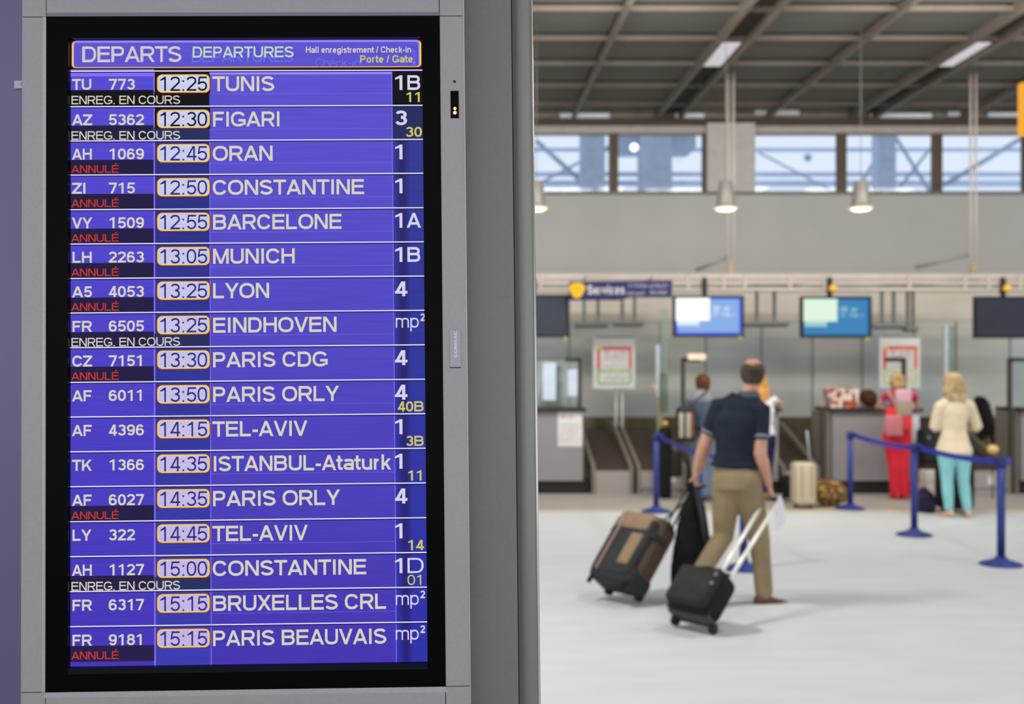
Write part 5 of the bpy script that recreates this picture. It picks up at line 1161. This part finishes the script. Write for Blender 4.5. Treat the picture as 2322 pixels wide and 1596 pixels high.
# things around the blonde woman
upright_case(2130, 2198, 1050, 1168, 13.55, .32, 'black_suitcase', 'tall black case standing behind the legs of the blonde woman', 'suitcase', m_bk, m_dark, None, .04)
YY = 14.6
r_ = root('grey_box', (X(2112, YY), YY, 0), 'pale grey box on the floor left of the blonde woman', 'box')
obj('lower_box', MB().rbox((X(2132, YY) - X(2092, YY)) / 2, .15, .125, .012, Matrix.Translation((X(2112, YY), YY, .125))), mat('pale_grey_box', (172, 168, 158), .6), r_)
obj('upper_box', MB().rbox((X(2130, YY) - X(2092, YY)) / 2, .13, .075, .012, Matrix.Translation((X(2111, YY), YY, .328))), mat('grey_lid', (182, 178, 166), .6), r_)
YY = 13.55
r_ = root('navy_backpack', (X(2099, YY), YY, 0), 'small dark purple backpack on the floor beside the middle blue post', 'backpack')
m_bp = mat('aubergine_nylon', (44, 36, 58), .8, 0, .15, 9, .15)
m = MB(); m.loft([(X(2099, YY), YY, .03), (X(2099, YY), YY, .12), (X(2097, YY), YY, .20), (X(2094, YY), YY, .25)], [(.115, .09), (.12, .095), (.10, .08), (.06, .05)], n=16)
obj('body', m, m_bp, r_, voxel=.012, smooth=2); obj('pocket', MB().rbox(.07, .03, .055, .02, Matrix.Translation((X(2100, YY), YY - .10, .085))), m_bp, r_)
obj('handle', MB().loft([(X(2091, YY), YY, .27), (X(2094, YY), YY, .31), (X(2098, YY), YY, .27)], [.008] * 3, n=6), m_bp, r_)
YY = 15.3
r_ = root('dark_bags', (X(2112, YY), YY, 0), 'dark stacked travel bag between desk and blonde woman', 'bag')
xa = X(2112, YY)
obj('lower_bag', MB().rbox(.17, .12, .22, .05, Matrix.Translation((xa, YY, .22)), seg=3), mat('maroon_black', (48, 34, 32), .8), r_)
obj('upper_bag', MB().rbox(.15, .12, .24, .06, Matrix.Translation((xa - .02, YY, .66)), seg=3), mat('blue_black', (28, 30, 40), .7), r_)
obj('buckle', MB().rbox(.02, .01, .02, .005, Matrix.Translation(V3(2106, 992, YY - .13))), m_steel, r_)
# tall dark case with brass knob behind the leftmost blue post
YY = 15.0
r_ = root('tall_dark_case', (X(1508, YY), YY, 0), 'tall dark case with a brass ball on top behind the leftmost blue post', 'case')
xa = X(1508, YY); zt_ = Z(968, YY)
obj('body', MB().rbox(.075, .09, zt_ / 2, .04, Matrix.Translation((xa, YY, zt_ / 2)), seg=3), m_bk, r_)
obj('side_bag', MB().rbox(.09, .08, .17, .04, Matrix.Translation((X(1530, YY), YY, .45)), seg=3), mat('dark_brown_bag', (40, 32, 28), .8), r_)
obj('brass_ball', MB().sphere((X(1508, YY), YY - .03, Z(961, YY)), .045), mat('brass', (196, 156, 96), .35, .7), r_)
# office chair between the desks at the right
YY = 17.45; xc = X(2238, YY)
r_ = root('office_chair', (xc, YY, 0), 'black high backed swivel chair behind the blonde woman', 'chair')
bz0, bz1 = Z(985, YY), Z(905, YY)
obj('backrest', MB().loft([V3(2238, 985, YY), V3(2234, 955, YY - .02), V3(2226, 915, YY), V3(2222, 905, YY)], [(.10, .22), (.10, .24), (.07, .22), (.05, .18)], n=16), mat('black_upholstery', (28, 27, 27), .8), r_)
obj('seat', MB().rbox(.25, .24, .05, .04, Matrix.Translation((X(2252, YY), YY, Z(990, YY) - .02))), MATS['black_upholstery'], r_)
for s in (-1, 1):
    obj('armrest', MB().rbox(.16, .03, .02, .015, Matrix.Translation((X(2256, YY), YY + s * .26, Z(962, YY)))), m_dark, r_)
    obj('armrest_post', MB().cyl((X(2252, YY), YY + s * .26, Z(962, YY)), (X(2252, YY), YY + s * .2, Z(990, YY) - .02), .018, 8), m_dark, r_)
obj('gas_column', MB().cyl((X(2250, YY), YY, .06), (X(2250, YY), YY, Z(992, YY)), .03, 10), m_dark, r_)
for k in range(5):
    th = 2 * PI * k / 5; e_ = Vector((X(2250, YY) + .28 * math.cos(th), YY + .28 * math.sin(th), .06))
    obj('base_leg', MB().loft([Vector((X(2250, YY), YY, .09)), e_], [.025, .018], n=8), m_dark, r_)
    obj('castor', MB().sphere((e_.x, e_.y, .028), .028, 8), m_dark, r_)
YY = 14.9
r_ = root('gold_ball_bag', tuple(V3(2251, 1020, YY)), 'blurry golden round pouch behind the rightmost blue post', 'pouch')
obj('pouch', MB().sphere(tuple(V3(2251, 1019, YY)), (.078, .06, .066), 14), mat('gold_fabric', (226, 184, 120), .45, .3), r_)
obj('clasp', MB().loft([V3(2232, 1000, YY), V3(2240, 993, YY), V3(2246, 1008, YY)], [.008] * 3, n=6), mat('brass', (196, 156, 96)), r_)
obj('cord', MB().cyl(V3(2251, 1030, YY), (X(2251, YY), YY, 0), .008, 6), m_dark, r_)
